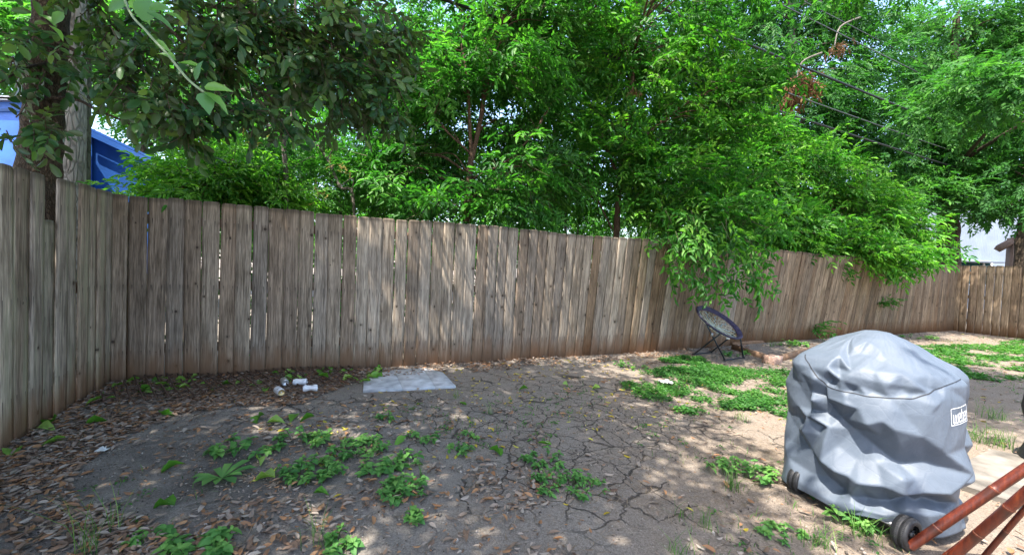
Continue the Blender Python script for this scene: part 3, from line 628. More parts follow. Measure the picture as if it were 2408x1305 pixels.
# yellow flower sprays on the privet
fb = MB(); rng = np.random.RandomState(8)
b = behind(750, 1.5); fP = []; fD = []
for (x_, y_) in [(735, 300), (750, 460), (760, 470), (745, 455), (700, 330), (690, 318), (790, 380), (800, 395), (610, 340), (530, 350), (560, 330), (688, 435), (820, 400), (480, 345), (630, 330)]:
    for k in range(3): fP.append(at(x_ + rng.normal(0, 6), y_ + rng.normal(0, 6), 5.6 + rng.normal(0, .1))); fD.append(rng.normal(0, .6, 3) + np.array([0, 0, .5]))
V, T, Q, C, S = foliage(np.array(fP), np.array(fD), 'whorl', rng, .022, .012, 16, .13, LEAF2, .5, .3)
o0 = np.array([b[0], b[1], 0]); t = thing('flower_sprays', 'pale yellow flower sprays scattered over the privet thicket', 'flowers', o0); tag(t, kind='stuff')
obj('petals', mesh_np('petals', V - o0, [T, Q], False, C), L_YEL, t); obj('stalks', mesh_np('stalks', S[0] - o0, [S[1]]), M_TWIG, t)

# vine-wrapped slim trunk, and the bare grey branch that leans across
b = behind(672, .9); dp = b[1]; rng = np.random.RandomState(9)
t = thing('slim_trunk', 'slim dark trunk wrapped in vine leaves behind the fence', 'tree', (b[0], b[1], 0))
k = MB(); k.tube(curve([gbase(b), up(672, 440, dp), up(668, 330, dp), up(690, 260, dp + .1), up(698, 120, dp + .3), up(690, -60, dp + .3)], 8), np.linspace(.035, .02, 41), 8); k.build('trunk', M_BARKG, t, True)
P = np.array([at(668 + rng.normal(0, 14), y_, dp - .05 + rng.normal(0, .07)) for y_ in np.linspace(300, 430, 34)]); D = rng.normal(0, .7, (34, 3)) + np.array([0, 0, -.6])
V, T, Q, C, S = foliage(P, D, 'simple', rng, .085, .04, 5, .16, LEAF4, .35, .2)
obj('vine_leaves', mesh_np('vine_leaves', V - base_vec(b), [T, Q], False, C), L_DEEP, t)
b = behind(835, 1.5); dp = b[1]
t = thing('bare_branch', 'bare pale grey branch slanting up to the left behind the fence', 'branch', (b[0], b[1], 0))
k = MB(); k.tube(curve([gbase(b), up(832, 480, dp), up(800, 440, dp), up(770, 375, dp + .1), up(735, 335, dp + .1), up(640, 300, dp + .3), up(600, 255, dp + .3), up(570, 210, dp + .3)], 6), np.linspace(.022, .026, 43), 7)
k.build('limb', M_BARKG, t, True)
k = MB(); k.tube(curve([up(800, 440, dp), up(830, 420, dp - .1), up(826, 470, dp)], 5), .008, 5); k.tube(curve([up(770, 375, dp), up(790, 330, dp), up(785, 290, dp)], 5), .009, 5); k.build('side_twigs', M_BARKG, t, True)

# ------------------------------------------------------------------ live oak on the left: trunk behind the fence, crown over the yard
ob = np.array([-4.07, 3.40]); OD = 3.42
rng = np.random.RandomState(77)
oak = thing('live_oak', 'thick-barked live oak beside the left fence, its dark crown spreading overhead', 'tree', (ob[0], ob[1], 0))
k = MB(); tp = curve([np.array([ob[0] - .03, ob[1], -.1]), up(83, 520, OD), up(92, 400, OD), up(100, 300, OD), up(108, 200, OD), up(118, 80, OD), up(124, -40, OD), up(140, -220, OD), up(190, -480, OD)], 8)
tr_ = np.interp(np.linspace(0, 1, len(tp)), [0, .2, .4, .7, 1], [.19, .14, .125, .11, .09]) * (1 + .04 * np.sin(np.arange(len(tp)) * 1.3)); k.tube(tp, tr_, 18); k.build('trunk', M_BARK, oak, True)
lm = MB(); top = tp[-8]; tips = []
for e, r0 in (((-1.8, 2.6, 5.4), .07), ((.2, 2.2, 5.8), .07), ((-4.5, .3, 5.2), .06), ((-2.2, 4.6, 4.9), .06), ((-.3, 4.4, 5.3), .055), ((-6.5, 2.2, 5.4), .06), ((-1.5, .2, 5.6), .06), ((-5.5, 5.2, 5.2), .05)):
    e = np.array(e); md = (top + e) / 2 + np.array([0, 0, .5]) + rng.normal(0, .15, 3); c = curve([top, md, e], 8); lm.tube(c, np.linspace(r0, .015, len(c)), 7); tips.append(c)
# thin boughs seen in the picture
for pts, r0 in (([(124, -40, 3.4), (300, -30, 3.2), (520, 20, 3.2), (700, 60, 3.3), (800, 120, 3.4)], .03), ([(140, -220, 3.42), (420, -140, 3.4), (700, -40, 3.5), (880, 120, 3.6), (960, 260, 3.7)], .03), ([(112, 150, 3.35), (60, 160, 3.1), (0, 195, 2.9)], .014),
                ([(110, 232, 3.3), (40, 232, 3.1), (-40, 228, 2.9)], .016), ([(108, 230, 3.35), (180, 235, 3.3), (230, 260, 3.2), (300, 290, 3.2), (360, 330, 3.2)], .016), ([(118, 90, 3.4), (230, 150, 3.2), (330, 230, 3.1), (400, 280, 3.1)], .018),
                ([(300, -30, 3.2), (420, 90, 3.0), (500, 200, 3.0), (560, 280, 3.1)], .016), ([(520, 20, 3.2), (590, 130, 3.2), (640, 240, 3.3)], .014)):
    c = curve([at(*q) for q in pts], 6); lm.tube(c, np.linspace(r0, .004, len(c)), 6); tips.append(c)
lm.build('branches', M_BARK, oak, True)
def ob_(px_, py_, d_, rx, ry, n_, rz=.25): return blob(px_, py_, d_, rx, ry, n_, rz)
vis = [ob_(300, 30, 3.3, 120, 60, 13), ob_(430, 110, 3.2, 110, 75, 16), ob_(560, 60, 3.2, 120, 75, 17), ob_(560, 200, 3.2, 95, 65, 10), ob_(700, 110, 3.3, 120, 90, 20), ob_(830, 150, 3.5, 95, 85, 15), ob_(780, 230, 3.5, 95, 50, 9), ob_(900, 235, 3.7, 45, 45, 5),
       ob_(330, 210, 3.2, 75, 60, 7), ob_(415, 280, 3.2, 65, 35, 4), ob_(30, 110, 3.1, 60, 80, 8), ob_(230, 120, 3.1, 70, 60, 6), ob_(650, 280, 3.3, 45, 40, 4), ob_(120, 310, 2.9, 18, 18, 1), ob_(700, 10, 3.4, 160, 55, 16), ob_(860, 40, 3.6, 95, 65, 10),
       ob_(15, 300, 3.0, 22, 25, 2), ob_(480, 260, 3.2, 60, 45, 5)]
P, D, CC = clusters(vis, rng, ob, 3.2, .09, .5, .4, .8)
V, T, Q, C, S = foliage(P, D, 'simple', rng, .098, .044, 7, .24, LEAFO, .45, .32)
obj('crown', mesh_np('crown', V - base_vec(ob), [T, Q], False, C), L_OAK, oak)
obj('twigs', mesh_np('twigs', S[0] - base_vec(ob), [S[1]]), M_BTWIG, oak)
# crown above the picture, which shades the left of the yard
hi = []
for k_ in range(165):
    y_ = rng.uniform(-3.2, 3.5); x_ = rng.uniform(-8.2, -.75 + .12 * y_)
    hi.append(((x_, y_, rng.uniform(4.9, 6.4)), (.95, .95, .5), 10))
P, D, CC = clusters(hi, rng, ob, 3.4, .25, .5, .2, .6, .3)
ok = (P[:, 2] - H) / np.maximum(P[:, 1], .3) > .78
V, T, Q, C, S = foliage(P[ok], D[ok], 'simple', rng, .16, .075, 8, .40, LEAF2, .40, .26, stems=False)
obj('upper_crown', mesh_np('upper_crown', V - base_vec(ob), [T, Q], False, C), L_OAK, oak)
# long pale shoot hanging close to the camera
shp = curve([at(250, -160, 1.6), at(295, 5, 1.25), at(345, 75, 1.15), at(395, 130, 1.12), at(440, 185, 1.1), at(480, 218, 1.08)], 6)
k = MB(); k.tube(np.vstack([curve([tips[0][6], at(100, -420, 2.2), shp[0]], 5)[:-1], shp]), .0035, 6); k.build('hanging_shoot', simple_mat('pale_twig', (.20, .26, .13), .6), oak, True)
LV = [((295, 5, 1.25), (-28, 12), .055, .03), ((312, 0, 1.22), (40, 50), .085, .045), ((335, 50, 1.18), (15, -75), .075, .05), ((350, 20, 1.16), (75, -5), .06, .03), ((365, 95, 1.14), (38, 28), .055, .018), ((383, 124, 1.13), (34, 12), .045, .018),
      ((413, 143, 1.12), (-34, -18), .045, .018), ((420, 148, 1.12), (60, 6), .07, .022), ((460, 190, 1.1), (15, -60), .055, .015), ((480, 205, 1.08), (66, 4), .072, .026), ((478, 218, 1.08), (12, 38), .06, .04), ((480, 216, 1.08), (64, 46), .085, .026), ((345, 30, 1.15), (95, 48), .085, .022), ((385, 30, 1.2), (60, 20), .07, .025),
      ((95, 35, 2.4), (45, 25), .11, .045), ((150, 30, 2.3), (-40, 35), .09, .05), ((115, 60, 2.3), (50, 40), .12, .04)]
p_ = np.array([at(*a) for a, _, _, _ in LV]); d_ = np.array([at(a[0] + v[0], a[1] + v[1], a[2] - .01) - at(*a) for a, v, _, _ in LV]); n_ = np.array([-ray(a[0], a[1]) / F * .8 + np.array([0, 0, 1.]) + rng.normal(0, .35, 3) for a, _, _, _ in LV])
V, T, Q, C = leaves(p_, d_, n_, 1.05 * np.array([q[2] for q in LV]), 1.05 * np.array([q[3] for q in LV]), LEAF9, rng.uniform(.3, 1, len(LV)))
obj('shoot_leaves', mesh_np('shoot_leaves', V - base_vec(ob), [T, Q], True, C), L_PALE, oak)

# unseen tree outside the frame on the right, added to shade the ground behind the grill
hb = np.array([7.2, -1.6]); rng = np.random.RandomState(91)
t = thing('shade_tree', 'unseen tree added to the right of the yard to cast shade', 'tree', (hb[0], hb[1], 0))
k = MB(); k.tube(curve([gbase(hb), np.array([7.1, -1.4, 2.5]), np.array([6.8, -.8, 4.5]), np.array([6., .4, 6.2])], 8), np.linspace(.2, .1, 25), 12); k.build('trunk', M_BARK, t, True)
hi = [((rng.uniform(2.3, 6.7), rng.uniform(1.5, 4.4), rng.uniform(5.9, 6.8)), (.7, .7, .4), 12) for _ in range(46)]
P, D, CC = clusters(hi, rng, hb, 7, .25, .5, .2, .6, .3)
V, T, Q, C, S = foliage(P, D, 'simple', rng, .12, .05, 8, .35, LEAF2, .40, .26, stems=False)
obj('crown', mesh_np('crown', V - base_vec(hb), [T, Q], False, C), L_DEEP, t)

# undergrowth behind the long fence, glimpsed through the gaps
rng = np.random.RandomState(95); bl_ = []
for q in np.arange(.4, 18.5, .55):
    c_ = C1 + FD * q - FN * rng.uniform(.55, 1.3); bl_.append(((c_[0], c_[1], rng.uniform(.5, 1.2)), (.35, .25, .55), 7))
P, D, CC = clusters(bl_, rng, C1 - FN * 3, 6, .2, .5, .1, .7, .3)
keep = ((P - np.r_[C1, 0])[:, :2] @ FN < -.42) & (P[:, 2] < 1.75)
V, T, Q, C, S = foliage(P[keep], D[keep], 'simple', rng, .11, .05, 8, .3, LEAF2, .5, .25, stems=False)
o = obj('undergrowth', mesh_np('undergrowth', V, [T, Q], False, C), L_MID); tag(o, 'tangled green undergrowth behind the long fence', 'undergrowth', kind='stuff')

# low hedge trees far behind, closing the view just above the boards
for i, (px_, dpt, lab) in enumerate([(480, 10., 'low bushes behind the feathery shrub'), (760, 10.5, 'low bushes behind the bare grey branch'), (1010, 11., 'low bushes behind the forked young tree'), (1230, 11.5, 'low bushes left of the second slender trunk'), (1440, 11.5, 'low bushes behind the second slender trunk'), (1680, 12.5, 'low bushes behind the hanging bough'), (1960, 14.5, 'low bushes behind the low spreading tree')]):
    tree_far('hedge_bush', lab, px_, dpt, [(px_, 590), (px_ + 4, 540)], .06, [(px_ - 90, 545, 0, 85, 60, 22), (px_ + 20, 530, .3, 85, 65, 24), (px_ + 110, 560, 0, 80, 55, 20)], L_BRIGHT if i % 2 else L_MID, 400 + i, L=.13, W=.055, per=8, tint=.55, csize=.25, group='low bushes beyond the fence', limbs=8, limb_r=.012, stem=.4)

# ------------------------------------------------------------------ beyond the fences: sheds, poles, cables
M_BLUE = simple_mat('blue_paint', (.008, .065, .24), .55, var=.12, scale=3., bump=.1)
M_LBLUE = simple_mat('light_blue_sheet', (.035, .13, .50), .5, var=.25, scale=2., bump=.2)
M_WHITE = simple_mat('white_trim', (.72, .72, .72), .6, var=.08)
M_ROOF = simple_mat('grey_roof', (.30, .32, .34), .6, var=.15)
M_POLE = bark_material('weathered_pole', (.20, .18, .16), (.52, .49, .46), 9., .8)
M_POLED = bark_material('dark_pole', (.07, .07, .05), (.19, .19, .14), 9., .6)
M_METAL = simple_mat('galvanised_siding', (.24, .28, .34), .45, metal=.2, var=.08, scale=1.5, bump=.05)
M_GLASS = simple_mat('window_glass', (.03, .09, .09), .08, spec=.8, var=.2, scale=2., bump=0.)
M_CABLE = simple_mat('black_cable', (.02, .02, .022), .5, bump=0.)
M_WIRE = simple_mat('grey_wire', (.10, .105, .11), .5, metal=.3, bump=0.)
M_BROWN = simple_mat('brown_timber', (.09, .06, .045), .8)

def xz_prism(poly_px, depth, thick, back=np.array([0, 1., 0])):
    P = np.array([at(x_, y_, depth) for x_, y_ in poly_px]); n = len(P); m = MB()
    V = np.vstack([P, P + back * thick]); m.add(V, quads=[(i, n + i, n + (i + 1) % n, (i + 1) % n) for i in range(n)])
    c = P.mean(0); m.add(np.vstack([P, c]), [((i + 1) % n, i, n) for i in range(n)]); m.add(np.vstack([P, c]) + back * thick, [(i, (i + 1) % n, n) for i in range(n)]); return m
bk = nrm(np.array([-.75, .66, 0])); bk2 = nrm(np.array([-.55, .83, 0]))
# dark blue shed with a sloping roof
o0 = at(270, 640, 7.2); o0[2] = 0
t = thing('blue_shed', 'dark blue shed with a sloping grey roof behind the left corner', 'shed', o0)
xz_prism([(205, 655), (352, 655), (352, 372), (205, 303)], 7.2, 2.4, bk2).build('wall', M_BLUE, t)
xz_prism([(203, 655), (216, 655), (216, 304), (203, 297)], 7.16, .03, bk2).build('corner_board', simple_mat('blue_trim', (.012, .09, .36), .5), t)
xz_prism([(190, 296), (372, 381), (372, 376), (190, 290)], 7.05, 2.8, bk2).build('roof', M_BLUE, t)
xz_prism([(191, 311), (371, 394), (371, 382), (191, 297)], 7.02, .03, bk2).build('fascia', M_BLUE, t)
# light blue building on the far left
o0 = at(20, 640, 6.4); o0[2] = 0
t = thing('blue_building', 'light blue sheeted building with a white roof edge at the far left', 'building', o0)
xz_prism([(-260, 660), (150, 660), (150, 236), (-260, 230)], 6.4, 2., bk).build('wall', M_LBLUE, t)
xz_prism([(-270, 231), (156, 237), (156, 227), (-270, 221)], 6.3, 2.3, bk).build('roof', M_ROOF, t)
xz_prism([(-262, 262), (151, 262), (151, 256), (-262, 256)], 6.37, .02, bk).build('batten', M_BLUE, t)
# utility pole and a darker pole next to it
def wood_pole(label, px_, depth, r0, r1, top, mat):
    b = at(px_, 640, depth)[:2]; t = thing('utility_pole', label, 'pole', (b[0], b[1], 0), 'poles behind the left corner')
    k = MB(); zs = np.linspace(-.3, top, 12); k.tube(np.c_[np.full(12, b[0]), np.full(12, b[1]), zs], np.linspace(r0, r1, 12), 18); k.build('shaft', mat, t, True); return t, b
pole, pb = wood_pole('cracked pale grey utility pole beside the oak trunk', 166, 4.67, .125, .10, 8.6, M_POLE)
pole2, pb2 = wood_pole('slimmer dark pole just right of the utility pole', 197, 4.95, .055, .05, 8.0, M_POLED)
k = MB()
for dx_ in (-.01, .012, .03): k.tube([(pb2[0] - .06 + dx_, pb2[1] - .06, .1), (pb2[0] - .06 + dx_, pb2[1] - .065, 7.8)], .006, 5)
k.build('down_wires', M_WIRE, pole2)
off = (C1 - pb) @ FN
def cable(name, label, px_, py_, r, mat, o_=None, sag=.25):
    o1 = off if o_ is None else o_; wv = ray(px_, py_); q = C1 - FN * o1; tt = (q @ FN) / (wv[:2] @ FN); z = H + wv[2] * tt
    p0 = q + FD * ((pb - q) @ FD); L = 46.; s = np.linspace(0, 1, 30); P = np.c_[p0[0] + FD[0] * L * s, p0[1] + FD[1] * L * s, z + .4 - sag * 4 * s * (1 - s) - .4 + (np.abs(s - .25) * 0)]
    t = thing(name, label, 'cable', (P[0][0], P[0][1], P[0][2]), 'overhead cables behind the fence'); k = MB(); k.tube(P, r, 6); k.build('strand', mat, t, True)
cable('overhead_cable', 'thickest black overhead cable, topmost of the heavy pair at upper right', 1850, 122, .028, M_CABLE)
cable('overhead_cable', 'heavy black overhead cable, the lowest of all the lines', 1850, 248, .024, M_CABLE)
cable('overhead_cable', 'thin grey line between the two heavy black cables', 1850, 198, .013, M_WIRE)
cable('overhead_cable', 'slim grey wire well above the heavy black cables', 1990, 67, .014, M_WIRE)
cable('overhead_cable', 'slim grey wire second from the top right corner', 2020, 52, .012, M_WIRE, off + .7)
cable('overhead_cable', 'highest thin wire crossing the open patch of sky', 2080, 65, .011, M_WIRE, off + 1.3)

# metal-clad building beyond the right-hand fence
D_ = 22.; o0 = at(2260, 670, D_); o0[2] = 0
t = thing('metal_building', 'pale ribbed metal building beyond the far right fence', 'building', o0)
xl, xr_ = at(2080, 640, D_), at(2520, 640, D_); zt = at(2250, 452, D_)[2]; nr_ = 110; k = MB()
pts = []
for i in range(nr_ * 4 + 1):
    f = i / (nr_ * 4); p = xl + (xr_ - xl) * f; pts.append((p[0], p[1] - (.03 if i % 4 in (1, 2) else 0)))
pts = np.array(pts); n = len(pts); V = np.vstack([np.c_[pts, np.zeros(n)], np.c_[pts, np.full(n, zt)]]); k.add(V, quads=[(i, i + 1, n + i + 1, n + i) for i in range(n - 1)])
k.box((o0[0] + 2, o0[1] + 3.1, zt / 2), (abs(xr_[0] - xl[0]), 5.9, zt - .05)); k.build('siding', M_METAL, t)
def window(px0, py0, px1, py1, mull, depth=D_ - .12):
    a = at(px0, py1, depth); b = at(px1, py0, depth); c = (a + b) / 2; sx, sz = abs(b[0] - a[0]), abs(b[2] - a[2]); k = MB(); fr = .07
    for z_ in (-sz / 2, sz / 2): k.box((c[0], c[1], c[2] + z_), (sx + fr, .1, fr))
    for x_ in [-sx / 2, sx / 2] + mull: k.box((c[0] + x_, c[1] - .003, c[2]), (fr, .1, sz))
    f = k.build('window', M_WHITE, t); MB().box((c[0], c[1] + .02, c[2]), (sx - .02, .02, sz - .02)).build('pane', M_GLASS, f, origin=o0)
window(2143, 594, 2196, 668, [0.]); window(2252, 616, 2330, 668, [.45]); window(2096, 592, 2106, 668, [])
k = MB(); a = at(2250, 613, D_ - .5); b = at(2346, 616, D_ - .5); k.box(((a[0] + b[0]) / 2, a[1], a[2]), (b[0] - a[0], .7, .1)); k.build('window_hood', M_METAL, t)
# brown porch post and rafter
o0 = at(2383, 670, 17.); o0[2] = 0
t = thing('porch_frame', 'dark brown porch post with sloping rafter at the far right', 'porch', o0)
a = at(2383, 560, 17.); MB().box((a[0], a[1], a[2] / 2), (.24, .24, a[2])).build('post', M_BROWN, t)
k = MB(); k.tube([at(2347, 585, 17.), at(2384, 566, 17.), at(2440, 545, 17.)], .16, 4); k.build('rafter', M_BROWN, t)

# ------------------------------------------------------------------ grill and its cover
GC = np.array([2.205, 2.43])                                   # centre of the grill on the ground
PROF = np.array([(0, 1.025), (.06, 1.018), (.13, .985), (.20, .94), (.27, .885), (.335, .828), (.364, .785), (.378, .70), (.386, .55), (.392, .40), (.397, .25), (.402, .15), (.404, .055)])
sl = np.concatenate([[0], np.cumsum(np.hypot(*np.diff(PROF, axis=0).T))]); SMAX = sl[-1]
def cov_rz(s): return np.interp(s, sl, PROF[:, 0]), np.interp(s, sl, PROF[:, 1])
CTR_A = math.atan2(-GC[1], -GC[0])                             # direction from the grill to the camera
def cov_xyz(a, s, off):
    r, z = cov_rz(s); r2, z2 = cov_rz(s + .01); r1, z1 = cov_rz(s - .01)
    dr, dz = r2 - r1, z2 - z1; L_ = np.hypot(dr, dz) + 1e-9; nr, nz = -dz / L_, dr / L_
    # plan is a little squarish, with the handle pushing out at the left
    sq = 1 + .035 * np.cos(4 * (a - .35)) * np.clip(s / .45, 0, 1)
    hb_ = .045 * np.exp(-((a + 1.05) / .28) ** 2 - ((s - .42) / .10) ** 2)
    R_ = r * sq + nr * off + hb_
    return np.stack([GC[0] + R_ * np.cos(CTR_A + a), GC[1] + R_ * np.sin(CTR_A + a), z - nz * off * -1 if False else z + nz * off * -1 * -1], -1)
# lookup from picture position to place on the cover
aa, ss_ = np.meshgrid(np.linspace(-1.9, 1.9, 380), np.linspace(.01, SMAX, 260)); g_ = cov_xyz(aa, ss_, 0 * aa); gp = proj(g_); gd = (g_ - CAM) @ FW
Na = np.cross(np.gradient(g_, axis=1), np.gradient(g_, axis=0)); fc = np.sum(Na * (g_ - CAM), -1)
front = fc * np.sign(fc[200, 190]) > 0
def on_cover(X_, Y_):
    x_, y_ = 1800 + X_ / 2.352, 750 + Y_ / 2.352
    e = np.hypot(gp[..., 0] - x_, gp[..., 1] - y_) + np.where(front, 0, 1e4); i = np.unravel_index(np.argmin(e), e.shape); return aa[i], ss_[i]
CP = [  # X, Y in the enlarged corner of the picture, lift in metres
 (230, 205, .01), (260, 265, .01), (320, 330, .012), (335, 372, .0), (420, 397, .006), (560, 425, .004), (690, 437, .0), (810, 438, .004), (900, 410, .004), (985, 370, .004), (1060, 335, .008),
 (300, 340, .022), (297, 450, .030), (290, 548, .024), (262, 400, .004), (255, 500, -.004), (328, 430, -.022), (318, 520, -.020), (310, 590, -.006), (338, 470, -.02),
 (345, 440, .004), (450, 470, .022), (560, 575, .026), (640, 560, .02), (690, 600, .022), (760, 520, .008), (850, 640, .016), (960, 730, .018), (1052, 822, .034), (880, 520, .018), (910, 470, .020), (960, 440, .012), (700, 500, .012), (520, 490, .016), (450, 430, .012),
 (400, 545, -.022), (480, 612, -.028), (590, 697, -.032), (680, 760, -.030), (750, 815, -.026), (900, 800, -.014), (640, 650, -.010), (540, 620, -.02), (740, 700, .004),
 (395, 700, -.006), (400, 830, .030), (470, 862, .022), (520, 893, .034), (640, 905, .026), (742, 860, .030), (740, 942, .036), (850, 936, .026), (945, 934, .032), (1050, 828, .034), (900, 850, .004), (620, 800, -.012), (500, 780, -.010), (820, 880, .008),
 (345, 690, .020), (330, 780, .024), (360, 600, .010), (300, 640, .0), (235, 620, .022), (250, 720, -.006), (280, 800, -.012), (245, 540, .010),
 (330, 880, -.022), (420, 948, -.026), (560, 1000, -.024), (700, 1018, -.020), (790, 985, -.020), (840, 1012, -.012), (900, 1000, -.020), (980, 1022, -.010), (470, 975, .004), (640, 1010, -.018),
 (135, 855, .016), (210, 905, .012), (300, 958, .012), (390, 1005, .014), (480, 1042, .020), (475, 1000, .014), (560, 1062, .010), (650, 1078, .014), (720, 1066, .004), (760, 1040, .014), (860, 1062, .020), (960, 1055, .012), (1020, 1000, .014), (1060, 900, .010), (1085, 700, .006), (1095, 560, .008), (1090, 450, .006),
 (122, 640, .010), (180, 760, .004), (235, 850, -.010), (140, 760, .012), (165, 600, -.010), (190, 480, .006), (205, 380, .004), (215, 300, .010), (160, 690, -.006), (200, 560, -.012),
 (330, 330, .010), (365, 285, .020), (420, 220, .022), (490, 168, .014), (345, 330, -.014), (400, 265, -.012), (455, 200, -.010), (520, 185, -.006), (560, 130, .012), (600, 150, .010), (590, 200, -.004), (640, 190, .006), (560, 215, .004), (480, 300, .010), (600, 300, .010), (700, 260, .008),
 (430, 340, .012), (520, 372, .004), (480, 392, -.008), (600, 400, -.006), (660, 385, .006), (745, 312, .012), (760, 390, -.006), (800, 350, .010), (795, 415, -.004), (830, 330, .006), (890, 300, .010), (900, 380, -.006), (940, 340, .008), (960, 395, -.004), (1000, 300, .006), (820, 220, .006), (700, 120, .004), (500, 90, .004), (620, 70, .0),
]
pl = [on_cover(x_, y_) + (v,) for x_, y_, v in CP]
rng = np.random.RandomState(17)
for a in np.linspace(1.45, 2 * pi - 1.45, 15):
    for j, s in enumerate((.25, .42, .62, .82, 1.0, SMAX)): pl.append((a + rng.uniform(-.08, .08), s + (rng.uniform(-.05, .05) if s < SMAX else 0), rng.uniform(-.02, .028)))
full = []
for a, s, v in pl:
    for sh in (-2 * pi, 0, 2 * pi): full.append((a + sh, s, v))
for a in np.linspace(-3 * pi, 3 * pi, 40): full.append((a, 0., 0.)); full.append((a, .12, .0)); full.append((a, SMAX + .02, .012)) 
full = [q for q in full if -4.6 < q[0] < 4.6]; pts = [Vector((q[0] * .36, q[1])) for q in full]
res = geometry.delaunay_2d_cdt(pts, [], [], 0, 1e-5); dv = np.array([(v.x, v.y) for v in res[0]]); vals = np.array([full[o_[0]][2] if o_ else 0. for o_ in res[3]]); tri = [f for f in res[2] if len(f) == 3]
NA, NS = 380, 175
ga, gs = np.meshgrid(np.linspace(-pi, pi, NA, endpoint=False), np.linspace(.004, SMAX, NS)); QX = ga * .36; OFF = np.zeros(ga.shape)
for f in tri:
    A, B, Cc = dv[f[0]], dv[f[1]], dv[f[2]]; lo = np.minimum(np.minimum(A, B), Cc); hi_ = np.maximum(np.maximum(A, B), Cc)
    j0, j1 = np.searchsorted(gs[:, 0], [lo[1] - 1e-6, hi_[1] + 1e-6]); i0, i1 = np.searchsorted(QX[0], [lo[0] - 1e-6, hi_[0] + 1e-6])
    if j1 <= j0 or i1 <= i0: continue
    x_, y_ = QX[j0:j1, i0:i1], gs[j0:j1, i0:i1]; dt = (B[1] - Cc[1]) * (A[0] - Cc[0]) + (Cc[0] - B[0]) * (A[1] - Cc[1])
    if abs(dt) < 1e-12: continue
    w1 = ((B[1] - Cc[1]) * (x_ - Cc[0]) + (Cc[0] - B[0]) * (y_ - Cc[1])) / dt; w2 = ((Cc[1] - A[1]) * (x_ - Cc[0]) + (A[0] - Cc[0]) * (y_ - Cc[1])) / dt; w3 = 1 - w1 - w2
    m_ = (w1 >= -1e-6) & (w2 >= -1e-6) & (w3 >= -1e-6); OFF[j0:j1, i0:i1][m_] = (w1 * vals[f[0]] + w2 * vals[f[1]] + w3 * vals[f[2]])[m_]
for _ in range(1):
    OFF = (np.roll(OFF, 1, 1) + np.roll(OFF, -1, 1) + 2 * OFF) / 4; O2 = np.vstack([OFF[:1], OFF, OFF[-1:]]); OFF = (O2[:-2] + 2 * O2[1:-1] + O2[2:]) / 4
cl = np.clip(gs / .2, 0, 1)
def ridged(x_, y_, sd_): return np.abs(fbm(x_, y_, sd_, 3) - .44)
CXs = np.cos(ga); SXs = np.sin(ga)
OFF = OFF * (.9 + 1.15 * np.clip((gs - .30) / .15, 0, 1)) * cl - .014 * ridged(CXs * 3 + 7, SXs * 3 + gs * 5, 60) * cl - .006 * ridged(CXs * 9 + gs * 6, SXs * 9 + gs * 9, 63) * cl
CV = cov_xyz(ga, gs, OFF); CV[..., 2] = np.minimum(CV[..., 2], 1.03)
CV[-12:, :, 2] += (np.linspace(0, 1, 12)[:, None]) * (.018 * np.sin(ga[-12:] * 3 + 1) + .012 * np.sin(ga[-12:] * 7))
def cover_at(a, s, up_=.0015):
    i = (np.asarray(a) + pi) / (2 * pi) * NA; j = np.clip((np.asarray(s) - .004) / (SMAX - .004) * (NS - 1), 1, NS - 2.001)
    i0 = np.floor(i).astype(int); j0 = np.floor(j).astype(int); fi = (i - i0)[..., None]; fj = (j - j0)[..., None]
    g = lambda jj, ii: CV[jj, ii % NA]
    p = g(j0, i0) * (1 - fi) * (1 - fj) + g(j0, i0 + 1) * fi * (1 - fj) + g(j0 + 1, i0) * (1 - fi) * fj + g(j0 + 1, i0 + 1) * fi * fj
    return p + nrm(p - np.array([GC[0], GC[1], .55])) * up_
def cover_material():
    m, nd, ramp, mix, mt, ss, surf = nodes('grey_nylon')
    g = nd('TexCoord').outputs['Object']
    n1 = nd('TexNoise', {'Vector': g, 'Scale': 7., 'Detail': 6.}).outputs[0]; n3 = nd('TexNoise', {'Vector': g, 'Scale': 35., 'Detail': 5., 'Roughness': .7}).outputs[0]
    c = ramp(n1, [(.3, (.076, .095, .124)), (.7, (.104, .126, .158))]); c = mix(mt('MULTIPLY', ss(n3, .60, .74), .35), c, (.06, .065, .07))
    wv = nd('TexVoronoi', {'Vector': nd('Mapping', {0: g, 2: (.4, .7, .2)}).outputs[0], 'Scale': 9.}, feature='DISTANCE_TO_EDGE').outputs['Distance']
    n2 = nd('TexNoise', {'Vector': g, 'Scale': 28., 'Detail': 4., 'Distortion': 1.2}).outputs[0]
    wv2 = nd('TexVoronoi', {'Vector': nd('Mapping', {0: g, 2: (.9, .2, .6), 3: (1., 1., .6)}).outputs[0], 'Scale': 21.}, feature='DISTANCE_TO_EDGE').outputs['Distance']
    fw_ = nd('TexWave', {'Vector': g, 'Scale': 150., 'Distortion': 0.}).outputs[1]
    c = mix(mt('MULTIPLY', ss(wv, .03, .0), .05), c, (.16, .18, .21)); c = mix(mt('MULTIPLY', mt('MULTIPLY', ss(wv2, .02, .0), ss(n1, .45, .6)), .08), c, (.05, .055, .065))
    b = nd('Bump', {'Height': mt('ADD', mt('ADD', mt('MULTIPLY', ss(wv, 0., .05), .6), mt('MULTIPLY', ss(wv2, 0., .06), .35)), n2), 'Strength': .09, 'Distance': .008})
    surf(nd('BsdfPrincipled', {'Base Color': c, 'Roughness': .55, 'Specular IOR Level': .4, 'Normal': b.outputs[0]}).outputs[0]); return m
M_COVER = cover_material(); M_LOGO = simple_mat('white_print', (.80, .80, .80), .55, var=.04, bump=0.); M_SEAM = simple_mat('dark_seam', (.02, .022, .027), .7)
g3c = np.array([GC[0], GC[1], 0.]); cov = thing('grill_cover', 'wrinkled blue-grey fabric cover draped over a barbecue grill', 'cover', g3c)
